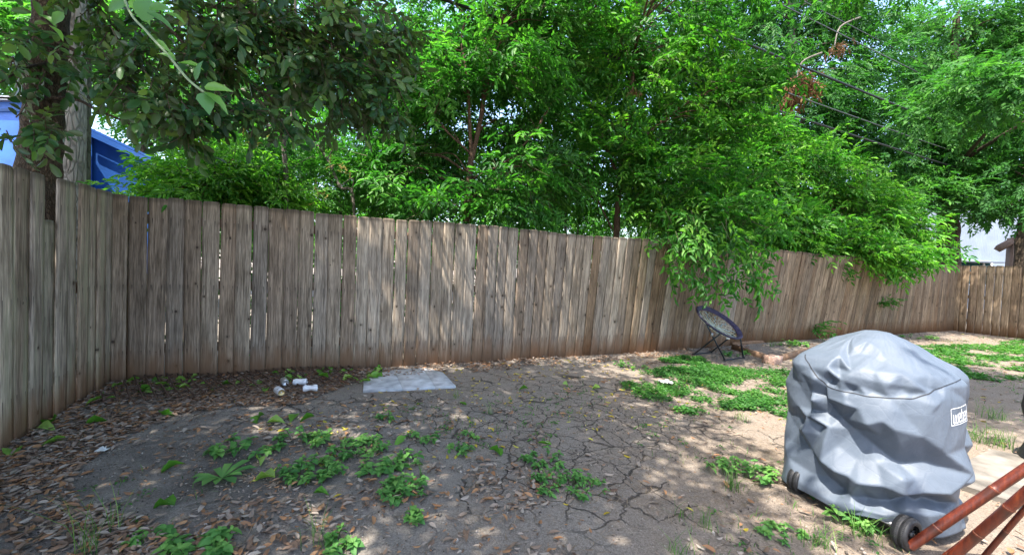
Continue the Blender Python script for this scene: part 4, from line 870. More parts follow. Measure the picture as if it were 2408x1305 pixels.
ii = np.arange(NA * NS).reshape(NS, NA); Qc = np.stack([ii[:-1], np.roll(ii[:-1], -1, 1), np.roll(ii[1:], -1, 1), ii[1:]], -1).reshape(-1, 4)[:, ::-1]
VV_ = np.vstack([CV.reshape(-1, 3), CV[0].mean(0)[None]]); Tc = np.stack([ii[0], np.roll(ii[0], -1), np.full(NA, NA * NS)], -1)
fab = obj('fabric', mesh_np('fabric', VV_ - g3c, [Tc, Qc], True), M_COVER, cov); sm = fab.modifiers.new('cloth_thickness', 'SOLIDIFY'); sm.thickness = .003; sm.offset = 1 if False else -1
def strip_on_cover(poly, wid, mb, up_=.0015, n=30):
    """painted stroke: poly in (a, s)"""
    P = curve(np.c_[np.array(poly), np.zeros(len(poly))], n)[:, :2] if len(poly) > 2 else np.array([np.array(poly[0]) + (np.array(poly[1]) - np.array(poly[0])) * f for f in np.linspace(0, 1, 14)])
    sc = np.array([.38, 1.]); d = np.gradient(P * sc, axis=0); d = nrm(d); nn = np.c_[-d[:, 1], d[:, 0]] / sc * wid / 2
    A = cover_at((P + nn)[:, 0], (P + nn)[:, 1], up_); B = cover_at((P - nn)[:, 0], (P - nn)[:, 1], up_); k = len(P)
    mb.add(np.vstack([A, B]), quads=[(i, i + 1, k + i + 1, k + i) for i in range(k - 1)])
sm_ = MB(); seam = [on_cover(x_, y_) for x_, y_ in ((232, 208), (262, 268), (300, 312), (328, 345), (345, 375), (420, 397), (500, 413), (560, 425), (640, 433), (690, 437), (760, 440), (810, 438), (860, 425), (900, 410), (985, 370), (1062, 335))]
strip_on_cover(seam, .0045, sm_, .002, 6); sm_.build('seam_piping', M_SEAM, fab, origin=g3c)
# lettering on the cover
lg = MB(); a0, s0 = on_cover(996, 492); a1, s1 = on_cover(1112, 445); a2, s2 = on_cover(1028, 572); da = .17 / .385; ds = .082
def LP(u, v): return (a0 + .0 + u * da, s0 + v * ds + .012 * (v - .5) * 0 - .10 * ds * u)
fr = [[(0, 0), (1, 0)], [(1, 0), (1, 1)], [(1, 1), (0, 1)], [(0, 1), (0, 0)]]
for q in fr: strip_on_cover([LP(*q[0]), LP(*q[1])], .0034, lg)
def letter(u, w_, strokes, wd):
    for st in strokes: strip_on_cover([LP(u + x_ * w_, y_) for x_, y_ in st], wd, lg, .0016, 8)
lt, lb, asc = .36, .88, .10; bw = .0060
W_ = [[(0, lt), (.02, lb - .02)], [(.5, lt + .02), (.5, lb - .02)], [(1, lt), (.98, lb - .02)], [(0, lb), (.5, lb)], [(.5, lb), (1, lb)]]
E_ = [[(0, lt), (0, lb)], [(1, lt), (1, .62)], [(0, lt), (1, lt)], [(0, .62), (1, .62)], [(0, lb), (1, lb)], [(1, lb), (1, .78)]]
B_ = [[(0, asc), (0, lb)], [(1, lt), (1, lb)], [(0, lt), (1, lt)], [(0, lb), (1, lb)]]
R_l = [[(0, lt), (0, lb)], [(0, lt), (1, lt)], [(1, lt), (1, .5)]]
letter(.10, .22, W_, bw); letter(.39, .11, E_, bw); letter(.57, .11, B_, bw); letter(.75, .11, E_, bw); letter(.91, .05, R_l, bw * .8)
lg.build('printed_lettering', M_LOGO, fab, origin=g3c)
# the grill underneath: bowl, lid, legs, axle, two wheels, foot
M_BLACK = simple_mat('black_enamel', (.012, .012, .013), .35, var=.2); M_RUB = simple_mat('black_plastic', (.018, .018, .02), .55, var=.25, scale=60.); M_ALU = simple_mat('steel_rod', (.45, .45, .46), .4, metal=.8)
gr = thing('kettle_grill', 'kettle barbecue under the blue-grey cover, showing one black wheel', 'grill', g3c)
MB().lathe([(.0, .44), (.12, .45), (.22, .50), (.28, .58), (.29, .68)], 28, c=g3c).build('bowl', M_BLACK, gr, True)
MB().lathe([(.295, .68), (.285, .76), (.23, .86), (.12, .93), (.0, .95)], 28, c=g3c).build('lid', M_BLACK, gr, True)
wc = g3(2128, 1287)[:2]; ax = nrm(np.array([.36, -.93])); wcen = np.array([wc[0], wc[1], .078]); w2 = wcen - np.array([ax[0], ax[1], 0]) * .52; ft = np.array([2.52, 2.62, 0.])
def wheel(c):
    z = np.array([ax[0], ax[1], 0]); x_ = np.array([-ax[1], ax[0], 0]); Mx = np.stack([x_, np.array([0, 0, 1.]), z], -1)
    wh = MB(); n = 40
    prof = [(.050, -.032), (.066, -.034), (.074, -.03), (.0765, -.02), (.0765, -.004), (.074, -.002), (.074, .002), (.0765, .004), (.0765, .022), (.073, .03), (.064, .033), (.050, .030)]
    wh.lathe(prof, n, Mx, c)
    t_ = wh.build('wheel', M_RUB, gr, True)
    tr = MB()
    for i in range(56):
        an = i * 2 * pi / 56; p = c + Mx @ np.array([math.cos(an) * .0765, math.sin(an) * .0765, 0]); Mt = np.stack([Mx @ np.array([-math.sin(an), math.cos(an), 0]), Mx @ np.array([math.cos(an), math.sin(an), 0]), z], -1)
        for dz_ in (-.012, .013): tr.box(p + z * dz_, (.0045, .004, .017), Mt)
    tr.build('tread', M_RUB, t_, origin=g3c)
    hb2 = MB(); hb2.lathe([(0, .03), (.012, .03), (.016, .022), (.016, -.02)], 14, Mx, c); hb2.lathe([(.0495, .018), (.052, .024), (.0495, .026)], 28, Mx, c); hb2.lathe([(0, -.004), (.05, -.004)], 28, Mx, c)
    for i in range(8):
        an = i * pi / 4 + .2; Mt = np.stack([Mx @ np.array([math.cos(an), math.sin(an), 0]), Mx @ np.array([-math.sin(an), math.cos(an), 0]), z], -1); hb2.box(c + Mx @ np.array([math.cos(an) * .032, math.sin(an) * .032, .008]), (.038, .009, .018), Mt)
    hb2.build('hub', M_BLACK, t_, origin=g3c)
wheel(wcen); wheel(w2)
k = MB(); k.tube([w2, wcen], .006, 8); k.build('axle', M_ALU, gr, True)
for p in (wcen - np.array([ax[0], ax[1], 0]) * .06, w2 + np.array([ax[0], ax[1], 0]) * .05, np.array([ft[0], ft[1], .05])):
    k = MB(); e = g3c + nrm(p - g3c) * .17; e[2] = .49; hz_ = nrm((p - g3c) * np.array([1, 1, 0])); p2_ = g3c + hz_ * .30 + np.array([0, 0, p[2]]); k.tube([p, p2_, p2_ * .8 + e * .2, e], .012, 8); k.build('leg', M_ALU, gr, True)
k = MB(); k.box((ft[0], ft[1], .055), (.05, .07, .11), np.array([[.75, -.66, 0], [.66, .75, 0], [0, 0, 1]])); k.build('foot', M_RUB, gr)
k = MB(); k.lathe([(0, .24), (.10, .25), (.14, .27), (.14, .275), (.10, .255), (0, .245)], 20, c=g3c); k.build('ash_tray', M_ALU, gr, True)

# ------------------------------------------------------------------ bamboo poles
def bamboo_material():
    m, nd, ramp, mix, mt, ss, surf = nodes('stained_bamboo')
    g = nd('TexCoord').outputs['Object']; a = nd('Attribute', attribute_name='tint').outputs['Fac']
    n1 = nd('TexNoise', {'Vector': nd('Mapping', {0: g, 2: (.95, -.42, .0), 3: (1., 1., .12)}).outputs[0], 'Scale': 60., 'Detail': 6., 'Roughness': .65}).outputs[0]; n2 = nd('TexNoise', {'Vector': g, 'Scale': 160., 'Detail': 3.}).outputs[0]
    c = ramp(n1, [(.30, (.048, .011, .008)), (.55, (.125, .024, .011)), (.75, (.22, .052, .017))]); c = mix(.4, c, ramp(n2, [(.3, (.6, .6, .6)), (.7, (1.2, 1.2, 1.2))]), 'MULTIPLY')
    c = mix(ss(a, .75, .95), c, (.50, .32, .20)); c = mix(ss(a, .25, .05), c, (.05, .018, .012))
    b = nd('Bump', {'Height': mt('ADD', n1, mt('MULTIPLY', n2, .4)), 'Strength': .25, 'Distance': .006})
    surf(nd('BsdfPrincipled', {'Base Color': c, 'Roughness': .38, 'Specular IOR Level': .5, 'Normal': b.outputs[0]}).outputs[0]); return m
M_BAM = bamboo_material()
def bamboo(label, foot, head, r, step, ph, total=1.55):
    d = nrm(head - foot); P = []; R = []; T = []; s = 0.; s_n = ph
    marks = sorted([0, total] + [q + e for q in np.arange(ph, total, step) for e in (-.02, -.008, -.002, 0., .002, .004, .02)]); marks = [q for q in marks if 0 <= q <= total]
    for q in marks:
        dn = (q - ph + step / 2) % step - step / 2; rr_ = r * (1 - .10 * q / total)
        bulge = 1.05 if -.009 < dn < .002 else (.98 if dn >= .002 and dn < .006 else 1.0); P.append(foot + d * q); R.append(rr_ * bulge); T.append(.9 if -.0011 < dn < .001 else (.1 if -.0225 < dn < -.006 or 0.003 < dn < .006 else .5))
    # bow
    P = np.array(P); t = thing('bamboo_pole', label, 'pole', foot, 'red-brown bamboo poles by the grill'); k = MB(); k.tube(P, np.array(R), 16, cap=False); k.tint = [np.repeat(T, 16)]
    st = k.build('cane', M_BAM, t, True)
    e = MB(); side = nrm(np.cross(d, [0, 0, 1.])); upv = np.cross(side, d)
    for q, sg in ((0.001, -1), (total - .001, 1)):
        c = foot + d * q; a = np.arange(16) * 2 * pi / 16; ring = c + R[0 if sg < 0 else -1] * (np.cos(a)[:, None] * side + np.sin(a)[:, None] * upv); inn = c + (ring - c) * .62; deep = inn - d * sg * .03
        e.add(np.vstack([ring, inn, deep]), quads=[(i, (i + 1) % 16, 16 + (i + 1) % 16, 16 + i) for i in range(16)] + [(16 + i, 16 + (i + 1) % 16, 32 + (i + 1) % 16, 32 + i) for i in range(16)], tris=[(32, 32 + i, 32 + i + 1) for i in range(1, 15)])
    e.build('cut_end', M_SEAM if False else simple_mat('bamboo_end', (.10, .04, .02), .9), t)
def pole_from(px0, py0, px1, py1, depth1, lift): f = g3(px0, py0, lift); return f, at(px1, py1, depth1)
bamboo('dark red bamboo pole whose cut end touches the grill wheel', *pole_from(2138, 1296, 2408, 1104, 1.80, .03), .021, .30, .16)
bamboo('thickest orange-red bamboo pole, front one of the bundle', *pole_from(2222, 1330, 2408, 1162, 1.66, .02), .0195, .19, .05)
bamboo('dark slim bamboo pole half hidden behind the thickest one', *pole_from(2218, 1318, 2408, 1170, 1.76, .02), .013, .24, .12)
bamboo('thinnest orange bamboo cane at the bottom right corner', *pole_from(2284, 1345, 2408, 1198, 1.68, .01), .0105, .20, .10)

# ------------------------------------------------------------------ concrete slab, black covered furniture
M_CONC = simple_mat('concrete', (.175, .155, .132), .9, var=.3, scale=6., bump=.35, bscale=120.)
sp_ = [gnd(2200, 1128), gnd(2330, 1068), gnd(2560, 1115), gnd(2640, 1255), gnd(2408, 1202), gnd(2300, 1176)]
sp_ = [gnd(2235, 1112), gnd(2330, 1066), gnd(2640, 1130), gnd(2700, 1290), gnd(2408, 1201), gnd(2262, 1152)]
k = MB(); k.prism(np.array(sp_)[::-1], -.05, .035); slab = k.build('concrete_slab', M_CONC); tag(slab, 'pale concrete slab beside the covered grill', 'slab', kind='structure')
bc = np.array([4.135, 2.905]); o0 = np.array([bc[0], bc[1], 0])
t = thing('covered_furniture', 'black fabric cover of a patio piece cut by the right edge of the picture', 'cover', o0)
pr = [(.0, 1.0), (.10, .99), (.16, .93), (.20, .75), (.235, .55), (.25, .42), (.235, .33), (.20, .27)]; k = MB(); n = 36; a = np.arange(n) * 2 * pi / n
V = np.stack([np.array([(r * (1 + .07 * math.sin(5 * q + 3 * z) * min(1, r * 6)) * math.cos(q) + bc[0], r * (1 + .07 * math.sin(5 * q + 3 * z) * min(1, r * 6)) * math.sin(q) + bc[1], z) for q in a]) for r, z in pr]).reshape(-1, 3)
k.add(V, quads=[(i * n + j, (i + 1) * n + j, (i + 1) * n + (j + 1) % n, i * n + (j + 1) % n) for i in range(len(pr) - 1) for j in range(n)]); M_NAVY = simple_mat('black_fabric', (.012, .015, .02), .6, var=.2); k.build('fabric', M_NAVY, t, True)
MB().lathe([(.2, .28), (.22, .16), (.26, .045), (.26, .036), (0, .036)], 24, c=o0).build('skirt', M_NAVY, t, True)

# ------------------------------------------------------------------ round bungee chair by the fence
M_TUBE = simple_mat('dark_tube', (.025, .035, .045), .4, metal=.4, bump=.05); M_PURP = simple_mat('purple_fabric', (.035, .026, .060), .75, var=.3, scale=20.); M_CORD = simple_mat('pale_cord', (.46, .45, .33), .7); M_CORD2 = simple_mat('teal_cord', (.30, .46, .48), .7)
cc = at(1691, 757, 6.36); rp = np.array([.89, -.454, 0]); rv = nrm(cc - CAM); upv = np.cross(rp, rv); upv = upv if upv[2] > 0 else -upv
th = .567; Mj = rp * math.cos(th) - upv * math.sin(th); Pp = rp * math.sin(th) + upv * math.cos(th); mn = nrm(.33 * Pp + .945 * rv); nn_ = np.cross(Mj, mn); nn_ = nn_ if nn_[2] > 0 else -nn_; RR = .375
fo = cc.copy(); fo[2] = 0
ch = thing('bungee_chair', 'round purple-rimmed bungee cord chair standing by the fence', 'chair', fo)
a = np.linspace(0, 2 * pi, 49); ring = lambda r, dz_: cc + r * (np.cos(a)[:, None] * Mj + np.sin(a)[:, None] * mn) + nn_ * dz_
k = MB(); k.tube(ring(RR, 0.), .013, 8, False); k.build('seat_ring', M_TUBE, ch, True)
k = MB(); n = 49; rows = [ring(RR * .86, -.03), ring(RR * .93, -.004), ring(RR, .017), ring(RR * 1.045, .0), ring(RR * 1.0, -.018), ring(RR * .93, -.020), ring(RR * .86, -.036)]
k.add(np.vstack(rows), quads=[(i * n + j, i * n + j + 1, (i + 1) * n + j + 1, (i + 1) * n + j) for i in range(6) for j in range(48)]); k.build('rim_sleeve', M_PURP, ch, True)
rng = np.random.RandomState(4)
for i in range(30):
    q = i * 2 * pi / 30; k = MB(); zz = []
    for j, f in enumerate(np.linspace(.86, .06, 7)):
        qq = q + (.075 if j % 2 else -.075) * (1 if i % 2 else -1) * (f > .15); zz.append(cc + RR * f * (math.cos(qq) * Mj + math.sin(qq) * mn) - nn_ * (.032 + .07 * (1 - f ** 2)))
    k.tube(zz, .0042, 4); k.build('bungee_cord', M_CORD2 if i % 3 == 0 else M_CORD, ch)
f1, f2, b1, b2 = g3(1705, 846, .012), g3(1748, 839, .012), g3(1631, 831, .012), g3(1672, 826, .012)
u1 = cc + RR * (-.30 * Mj - .95 * mn) - nn_ * .02; u2 = cc + RR * (.85 * Mj + .52 * mn) - nn_ * .02; u3 = cc + RR * (.30 * Mj - .93 * mn) - nn_ * .03; u4 = cc + RR * (.78 * Mj + .60 * mn) - nn_ * .03
for p, q in ((f1, u1), (f2, u2), (b1, u3), (b2, u4)):
    k = MB(); k.tube([p, q], .011, 8); k.build('leg', M_TUBE, ch, True)
for p, q in ((f1, f2), (b1, b2)):
    k = MB(); k.tube([p, q], .010, 8); k.build('floor_bar', M_TUBE, ch, True)
for p in (f1, f2, b1, b2): MB().box(p, (.035, .035, .024)).build('end_cap', M_RUB, ch)
m1 = f1 + (u1 - f1) * .72; MB().box(m1, (.03, .03, .05)).build('hinge', M_ALU, ch); MB().box(cc + RR * (.62 * Mj - .75 * mn) - nn_ * .03, (.05, .02, .03)).build('label_tag', M_WHITE, ch)

# ------------------------------------------------------------------ raised bed timbers and block
M_TIMB = wood_material('bed_timber', 0., 1.0)
def timber(label, pa, pb_, h, wd):
    a, b = g3(*pa), g3(*pb_); a[2] = float(gz(a[0], a[1])); L = np.linalg.norm((b - a)[:2]); ang = math.atan2(b[1] - a[1], b[0] - a[0])
    m = MB(); bev = .008
    m.add([(x_, y_, z_) for x_ in (0, L) for y_, z_ in ((-wd / 2, -.03), (wd / 2, -.03), (wd / 2, h - bev), (wd / 2 - bev, h), (-wd / 2 + bev, h), (-wd / 2, h - bev))], quads=[(i, (i + 1) % 6, 6 + (i + 1) % 6, 6 + i) for i in range(6)] + [(0, 5, 2, 1), (5, 4, 3, 2), (6, 7, 8, 11), (11, 8, 9, 10)])
    # sub-divide visually with end checks only; lies on the soil
    o = obj('bed_timber', m.mesh('bed_timber'), M_TIMB, loc=(a[0], a[1], a[2]), rot=(0, 0, ang)); return tag(o, label, 'timber', 'raised bed timbers')
timber('long front timber of the raised bed running behind the grill', (1838, 846), (1975, 808), .10, .04)
timber('short end timber of the raised bed beside the chair legs', (1722, 818), (1800, 842), .09, .04)
timber('back timber of the raised bed along the fence foot', (1722, 812), (1930, 794), .07, .04)
bp = g3(1816, 850); k = MB(); rng = np.random.RandomState(12)
V = np.array([(x_, y_, z_) for z_ in (-.02, .055, .105) for x_, y_ in ((-.14, -.08), (0., -.095), (.13, -.085), (.155, .0), (.13, .09), (-.02, .085), (-.14, .08), (-.155, 0.))]) + rng.normal(0, .006, (24, 3)); V[:, :2] = V[:, :2] @ np.array([[.86, .5], [-.5, .86]])
k.add(np.vstack([V, V[16:].mean(0)]) + bp, quads=[(i * 8 + j, i * 8 + (j + 1) % 8, (i + 1) * 8 + (j + 1) % 8, (i + 1) * 8 + j) for i in range(2) for j in range(8)], tris=[(16 + j, 16 + (j + 1) % 8, 24) for j in range(8)])
o = k.build('edging_block', simple_mat('pink_stone', (.42, .27, .20), .9, var=.25, scale=40., bump=.6), None, False, bp); tag(o, 'pinkish stone block at the corner of the raised bed', 'block')

# ------------------------------------------------------------------ grey foam mat on the ground
M_MAT = simple_mat('grey_mat', (.40, .41, .43), .85, var=.22, scale=9., bump=.4, bscale=220.)
mo = g3(950, 897); t = thing('floor_mat', 'pale grey three-panel mat lying flat by the fence', 'mat', mo)
def mat_piece(pts):
    P = np.array([gnd(*q) for q in pts]); c = P.mean(0); P = c + (P - c) * .992; zz = np.array([float(gz(q[0], q[1])) for q in P]); n = len(P); zb = zz.max() + .004
    k = MB(); k.add(np.vstack([np.c_[P, np.full(n, zb - .01)], np.c_[P, np.full(n, zb + .014)], np.c_[c + (P - c) * .985, np.full(n, zb + .018)], [[c[0], c[1], zb + .018]]]),
        quads=[(i, n + i, n + (i + 1) % n, (i + 1) % n) for i in range(n)][::-1] + [(n + i, 2 * n + i, 2 * n + (i + 1) % n, n + (i + 1) % n) for i in range(n)], tris=[(2 * n + i, 3 * n, 2 * n + (i + 1) % n) for i in range(n)]); k.build('panel', M_MAT, t)
mat_piece([(853, 923), (855, 897), (880, 884), (925, 873), (934, 890), (947, 918)]); mat_piece([(947, 918), (934, 890), (925, 873), (960, 870), (993, 869), (1008, 888), (1024, 914)]); mat_piece([(1024, 914), (1008, 888), (993, 869), (1015, 871), (1042, 879), (1072, 911)])

# ------------------------------------------------------------------ four drink cans
M_CAN = simple_mat('can_aluminium', (.62, .63, .65), .32, metal=.75, var=.08, scale=12., bump=.1); M_CANW = simple_mat('can_print_white', (.70, .71, .74), .4, metal=.2, var=.06); M_GOLD = simple_mat('can_gold', (.55, .42, .20), .35, metal=.6); M_INK = simple_mat('can_ink', (.03, .035, .04), .5)
def can(label, px_, py_, ang, crush, white, gold, marks):
    p = g3(px_, py_); o0 = p.copy(); t = thing('drink_can', label, 'can', o0, 'empty cans on the chain-link'); R_ = .033; ln = .122
    d = np.array([math.cos(ang), math.sin(ang), 0]); s_ = np.array([-d[1], d[0], 0]); Mx = np.stack([s_, np.array([0, 0, 1.]), d], -1); c = p + np.array([0, 0, R_ + .036])
    prof = [(.026, -.061), (.030, -.058), (.033, -.050), (.033, -.03), (.033, -.01), (.033, .01), (.033, .035), (.033, .045), (.029, .055), (.0265, .058), (.0275, .061)]
    def bend(V):
        if crush:
            q = V[:, 2] / .05; V = V.copy(); pinch = np.exp(-(q / .45) ** 2) * crush; V[:, 1] *= 1 - .55 * pinch; V[:, 0] *= 1 + .15 * pinch; V[:, 0] += .22 * crush * V[:, 2] * np.sign(V[:, 2]); V[:, 1] += .006 * np.sin(V[:, 0] * 200) * pinch
        return V
    def put(prof_, n=26):
        prof_ = np.array(prof_); a_ = np.arange(n) * 2 * pi / n; V = np.stack([prof_[:, None, 0] * np.cos(a_), prof_[:, None, 0] * np.sin(a_), np.repeat(prof_[:, 1:2], n, 1)], -1).reshape(-1, 3); k = MB()
        return k.add(bend(V) @ Mx.T + c, quads=[(i * n + j, i * n + (j + 1) % n, (i + 1) * n + (j + 1) % n, (i + 1) * n + j) for i in range(len(prof_) - 1) for j in range(n)])
    body = put(prof).build('can_body', M_CANW if white else M_CAN, t, True)
    put([(.026, -.0605), (.024, -.056), (.018, -.053), (.0, -.050)]).build('base_dome', M_CAN, t, True)
    put([(.0275, .0612), (.0255, .0605), (.0245, .056), (.0, .0565)]).build('lid', M_GOLD if gold else M_CAN, t, True)
    put([(.0, .059), (.006, .0592), (.006, .0575)], 12).build('pull_tab', M_CAN if gold else M_INK, t)
    k = MB()
    for poly in marks:                                         # printed marks: (angle, along) outlines
        A = np.array(poly); V = np.stack([.0335 * np.cos(A[:, 0]), .0335 * np.sin(A[:, 0]), A[:, 1]], -1); n = len(V); V = np.vstack([V, [[.0335 * np.cos(A[:, 0].mean()), .0335 * np.sin(A[:, 0].mean()), A[:, 1].mean()]]]); k.add(bend(V) @ Mx.T + c, [(i, (i + 1) % n, n) for i in range(n)])
    if marks: k.build('printed_mark', M_INK, body, origin=o0)
bar = lambda a_, z_, da_, dz_: [(a_ - da_, z_ - dz_), (a_ + da_, z_ - dz_), (a_ + da_, z_ + dz_), (a_ - da_, z_ + dz_)]
rg = [[(2.3 + r_ * .26 * math.cos(q), -.038 + r_ * .009 * math.sin(q)) for q in np.linspace(0, 2 * pi, 10)[:-1]] for r_ in (1.,)]
can('upright-labelled silver can at the back left, its base turned to the camera', 668, 914, -.9 + pi, 0, False, False, [])
can('dented white can with a round mark and a small black triangle', 706, 914, -2.95, .35, True, False, rg + [[(2.2, .008), (2.7, .002), (2.2, -.004)]])
can('nearest white can with black bars and a gold end', 656, 938, -.75, 0, True, True, [bar(1.0, -.02, .5, .005), bar(1.0, -.002, .5, .005), bar(2.2, .02, .25, .006)])
can('crushed and folded pale can at the right of the group', 730, 928, .35 + pi, 1., True, False, [bar(1.5, .03, .2, .004)])

# ------------------------------------------------------------------ rusty chain-link lying along the fence foot
M_RUST = simple_mat('rusty_wire', (.085, .048, .032), .85, var=.35, scale=40., bump=.5)
cl0 = np.array([C1[0], C1[1], .0]); t = thing('chain_link', 'rusty chain-link mesh lying on leaves along the fence foot', 'wire mesh', cl0); rng = np.random.RandomState(31)
e0, e1_ = .04, .80
def on_f(tt, e): q = C1 + FD * tt + FN * e; return np.array([q[0], q[1], float(gz(q[0], q[1])) + .058 + .010 * math.sin(tt * 5 + e * 3)])
sk = .42
for fam in (1, -1):
    for t0 in np.arange(-.35, 3.35, .085):
        P = []
        for e in np.linspace(e0, e1_, 9):
            tt = t0 + fam * (e - .4) * sk * (1 if fam > 0 else 1.0) + .35
            if .16 < tt < 2.28: P.append(on_f(tt + rng.normal(0, .002), e) + np.array([0, 0, .004 * fam + rng.normal(0, .0015)]))
        if len(P) > 2: k = MB(); k.tube(P, .0068 if fam > 0 else .0042, 5); k.build('wire', M_RUST, t)

# ------------------------------------------------------------------ leaf litter, fallen leaves
L_LIT = leaf_mat('litter_leaf', [(.12, .075, .052), (.22, .145, .10), (.29, .22, .17), (.38, .32, .265), (.24, .175, .13), (.29, .145, .07), (.38, .21, .105)], .12, .75, .25, warm=(1, .9, .7))
L_YLW = leaf_mat('yellow_leaf', [(.42, .30, .03), (.55, .42, .05), (.50, .48, .10)], .3, .6, .3, warm=(1, 1, .6))
L_GRN = leaf_mat('fallen_green_leaf', [(.09, .25, .025), (.15, .34, .04), (.27, .42, .09)], .35, .5, .4)
L_WEED = leaf_mat('weed_leaf', [(.050, .165, .040), (.095, .255, .060), (.18, .36, .08)], .38, .55, .35)
L_COVER = leaf_mat('ground_cover_leaf', [(.026, .105, .020), (.054, .172, .030), (.115, .265, .045)], .4, .55, .35)
L_GRASS = leaf_mat('grass_blade', [(.04, .13, .02), (.09, .21, .04), (.20, .30, .08)], .35, .6, .3)
L_STRAW = leaf_mat('dry_straw', [(.12, .080, .048), (.24, .175, .115), (.36, .28, .19)], .2, .8, .2, warm=(1, .95, .8))
CURL = (np.array([(0, 0, 0), (.25, -.42, .10), (.65, -.38, .12), (1, 0, -.02), (.65, .38, .12), (.25, .42, .10), (.45, 0, .0)]), [(0, 1, 6), (0, 6, 5), (2, 3, 6), (6, 3, 4), (1, 2, 6), (6, 4, 5)], [])
def scatter(poly, dens, rng, clump=0., seed=0):
    P = np.array(poly); lo, hi_ = P.min(0), P.max(0); n = int((hi_ - lo).prod() * dens); q = rng.uniform(lo, hi_, (n, 2)); k = inpoly(q[:, 0], q[:, 1], P)
    if clump: k &= rng.uniform(0, 1, n) < np.clip((fbm(q[:, 0] * 3, q[:, 1] * 3, seed + 80, 3) - .44) * 6 * clump + .65, 0, 1)
    yard = ((q - C1) @ FN > .02) & ((q - C1) @ FD > .02); return q[k & yard]
def litter(name, label, cat, pts, rng, Lr, wr, mat, layers=.03, tilt=.32, tints=None, tpl=CURL):
    n = len(pts); z = gz(pts[:, 0], pts[:, 1]) + rng.uniform(.003, .006 + layers, n); a = rng.uniform(0, 2 * pi, n)
    D = np.stack([np.cos(a), np.sin(a), rng.normal(0, tilt * .6, n)], -1); N = np.c_[rng.normal(0, tilt, (n, 2)), np.where(rng.uniform(0, 1, n) < .5, 1., -1.)]; L = rng.uniform(*Lr, n)
    V, T, Q, C = leaves(np.c_[pts, z] - D * L[:, None] * .5, D, N, L, L * rng.uniform(*wr, n), tpl, tints if tints is not None else rng.uniform(0, 1, n))
    o = obj(name, mesh_np(name, V, [T, Q], False, C), mat); return tag(o, label, cat, kind='stuff')
rng = np.random.RandomState(101)
Z1 = gpoly([(0, 1060), (130, 985), (255, 902), (420, 888), (640, 878), (860, 872), (820, 905), (700, 955), (560, 960), (420, 978), (300, 1030), (230, 1075), (160, 1130), (180, 1190), (330, 1225), (480, 1265), (640, 1330), (-60, 1420), (-500, 1350), (-300, 1200)])
Z2 = gpoly([(500, 1150), (760, 1130), (1000, 1090), (1250, 1100), (1500, 1180), (1420, 1360), (300, 1360)])
ZA = gpoly([(-250, 1400), (0, 1060), (255, 900), (1745, 803), (2240, 779), (2600, 830), (2600, 1400)])
ZF = [C1 + FD * .2 + FN * .02, C1 + FD * 9 + FN * .02, C1 + FD * 9 + FN * .28, C1 + FD * 5 + FN * .5, C1 + FD * .2 + FN * .55]
ZC = gpoly([(640, 960), (900, 940), (1100, 930), (1300, 1000), (1300, 1080), (1000, 1080), (700, 1120), (560, 1100)])
pts = np.vstack([scatter(Z1, 4200, rng, .25, 1), scatter(Z2, 800, rng, 1., 2), scatter(ZF, 1100, rng, .8, 3), scatter(ZC, 130, rng, 1., 5), scatter(gpoly([(150, 1000), (420, 960), (900, 970), (900, 1200), (600, 1240), (250, 1240)]), 170, rng, .8, 51), scatter(ZA, 60, rng, 1., 4)])
litter('leaf_litter', 'brown and grey fallen oak leaves covering the ground', 'leaf litter', pts, rng, (.022, .068), (.34, .52), L_LIT, .026, .24)
ps = np.vstack([scatter(ZF, 900, rng, .8, 6), scatter(ZA, 90, rng, 1., 7), scatter(Z2, 400, rng, 1, 8), scatter(gpoly([(150, 1000), (420, 960), (900, 970), (900, 1200), (600, 1240), (250, 1240)]), 700, rng, .8, 52), scatter(ZC, 400, rng, 1, 9)])
litter('small_debris', 'tiny bark bits and leaf crumbs strewn on the soil', 'debris', ps, rng, (.010, .032), (.3, .6), L_LIT, .006)
ZY = gpoly([(820, 960), (860, 880), (1200, 850), (1560, 835), (1700, 900), (1560, 1010), (1300, 1110), (950, 1110), (640, 1150), (600, 990)])
litter('yellow_leaves', 'small yellow leaves dotted over the cracked soil', 'leaves', np.vstack([scatter(ZY, 55, rng, .8, 11), scatter(ZA, 2.2, rng)]), rng, (.03, .062), (.32, .48), L_YLW, .006, .2)
# big fallen green leaves, one by one
GL = []
for k_ in range(4):
    r_ = np.random.RandomState(200 + k_); cu = r_.uniform(.05, .22); tpl = LEAF9[0].copy(); tpl[:, 2] += cu * (np.abs(tpl[:, 1]) * 2) ** 2 - .10 * np.sin(tpl[:, 0] * pi) * r_.uniform(-1, 1)
    V, T, Q, C = leaves(np.array([[-.5, 0, 0]]), np.array([[1., 0, 0]]), np.array([[0, 0, 1.]]), np.array([1.]), np.array([.52]), (tpl, LEAF9[1], LEAF9[2]), np.array([k_ / 3.])); me = mesh_np('fallen_leaf', V, [T, Q], True, C); me.materials.append(L_GRN); GL.append(me)
def green_leaf(p, L_, lab, grp, dz_=.02):
    o = obj('fallen_leaf', GL[rng.randint(4)], None); o.location = (p[0], p[1], float(gz(p[0], p[1])) + dz_); o.rotation_euler = (rng.normal(0, .35), rng.normal(0, .3), rng.uniform(0, 6.28)); o.scale = (L_, L_, L_); tag(o, lab, 'leaf', grp)
for k_ in range(58): q = C1 + FD * rng.uniform(.12, 2.5) + FN * rng.uniform(.06, .74); green_leaf(q, rng.uniform(.06, .15), 'fresh green fallen leaf lying in the rusty chain-link along the fence foot', 'green leaves on the chain-link', .035)
for x_, y_, s_ in ((120, 1003, .15), (110, 1014, .13), (122, 1047, .15), (30, 1068, .17), (230, 1000, .14)): green_leaf(gnd(x_, y_), s_, 'large bright green leaf on the brown litter at the far left', 'green leaves on the litter')
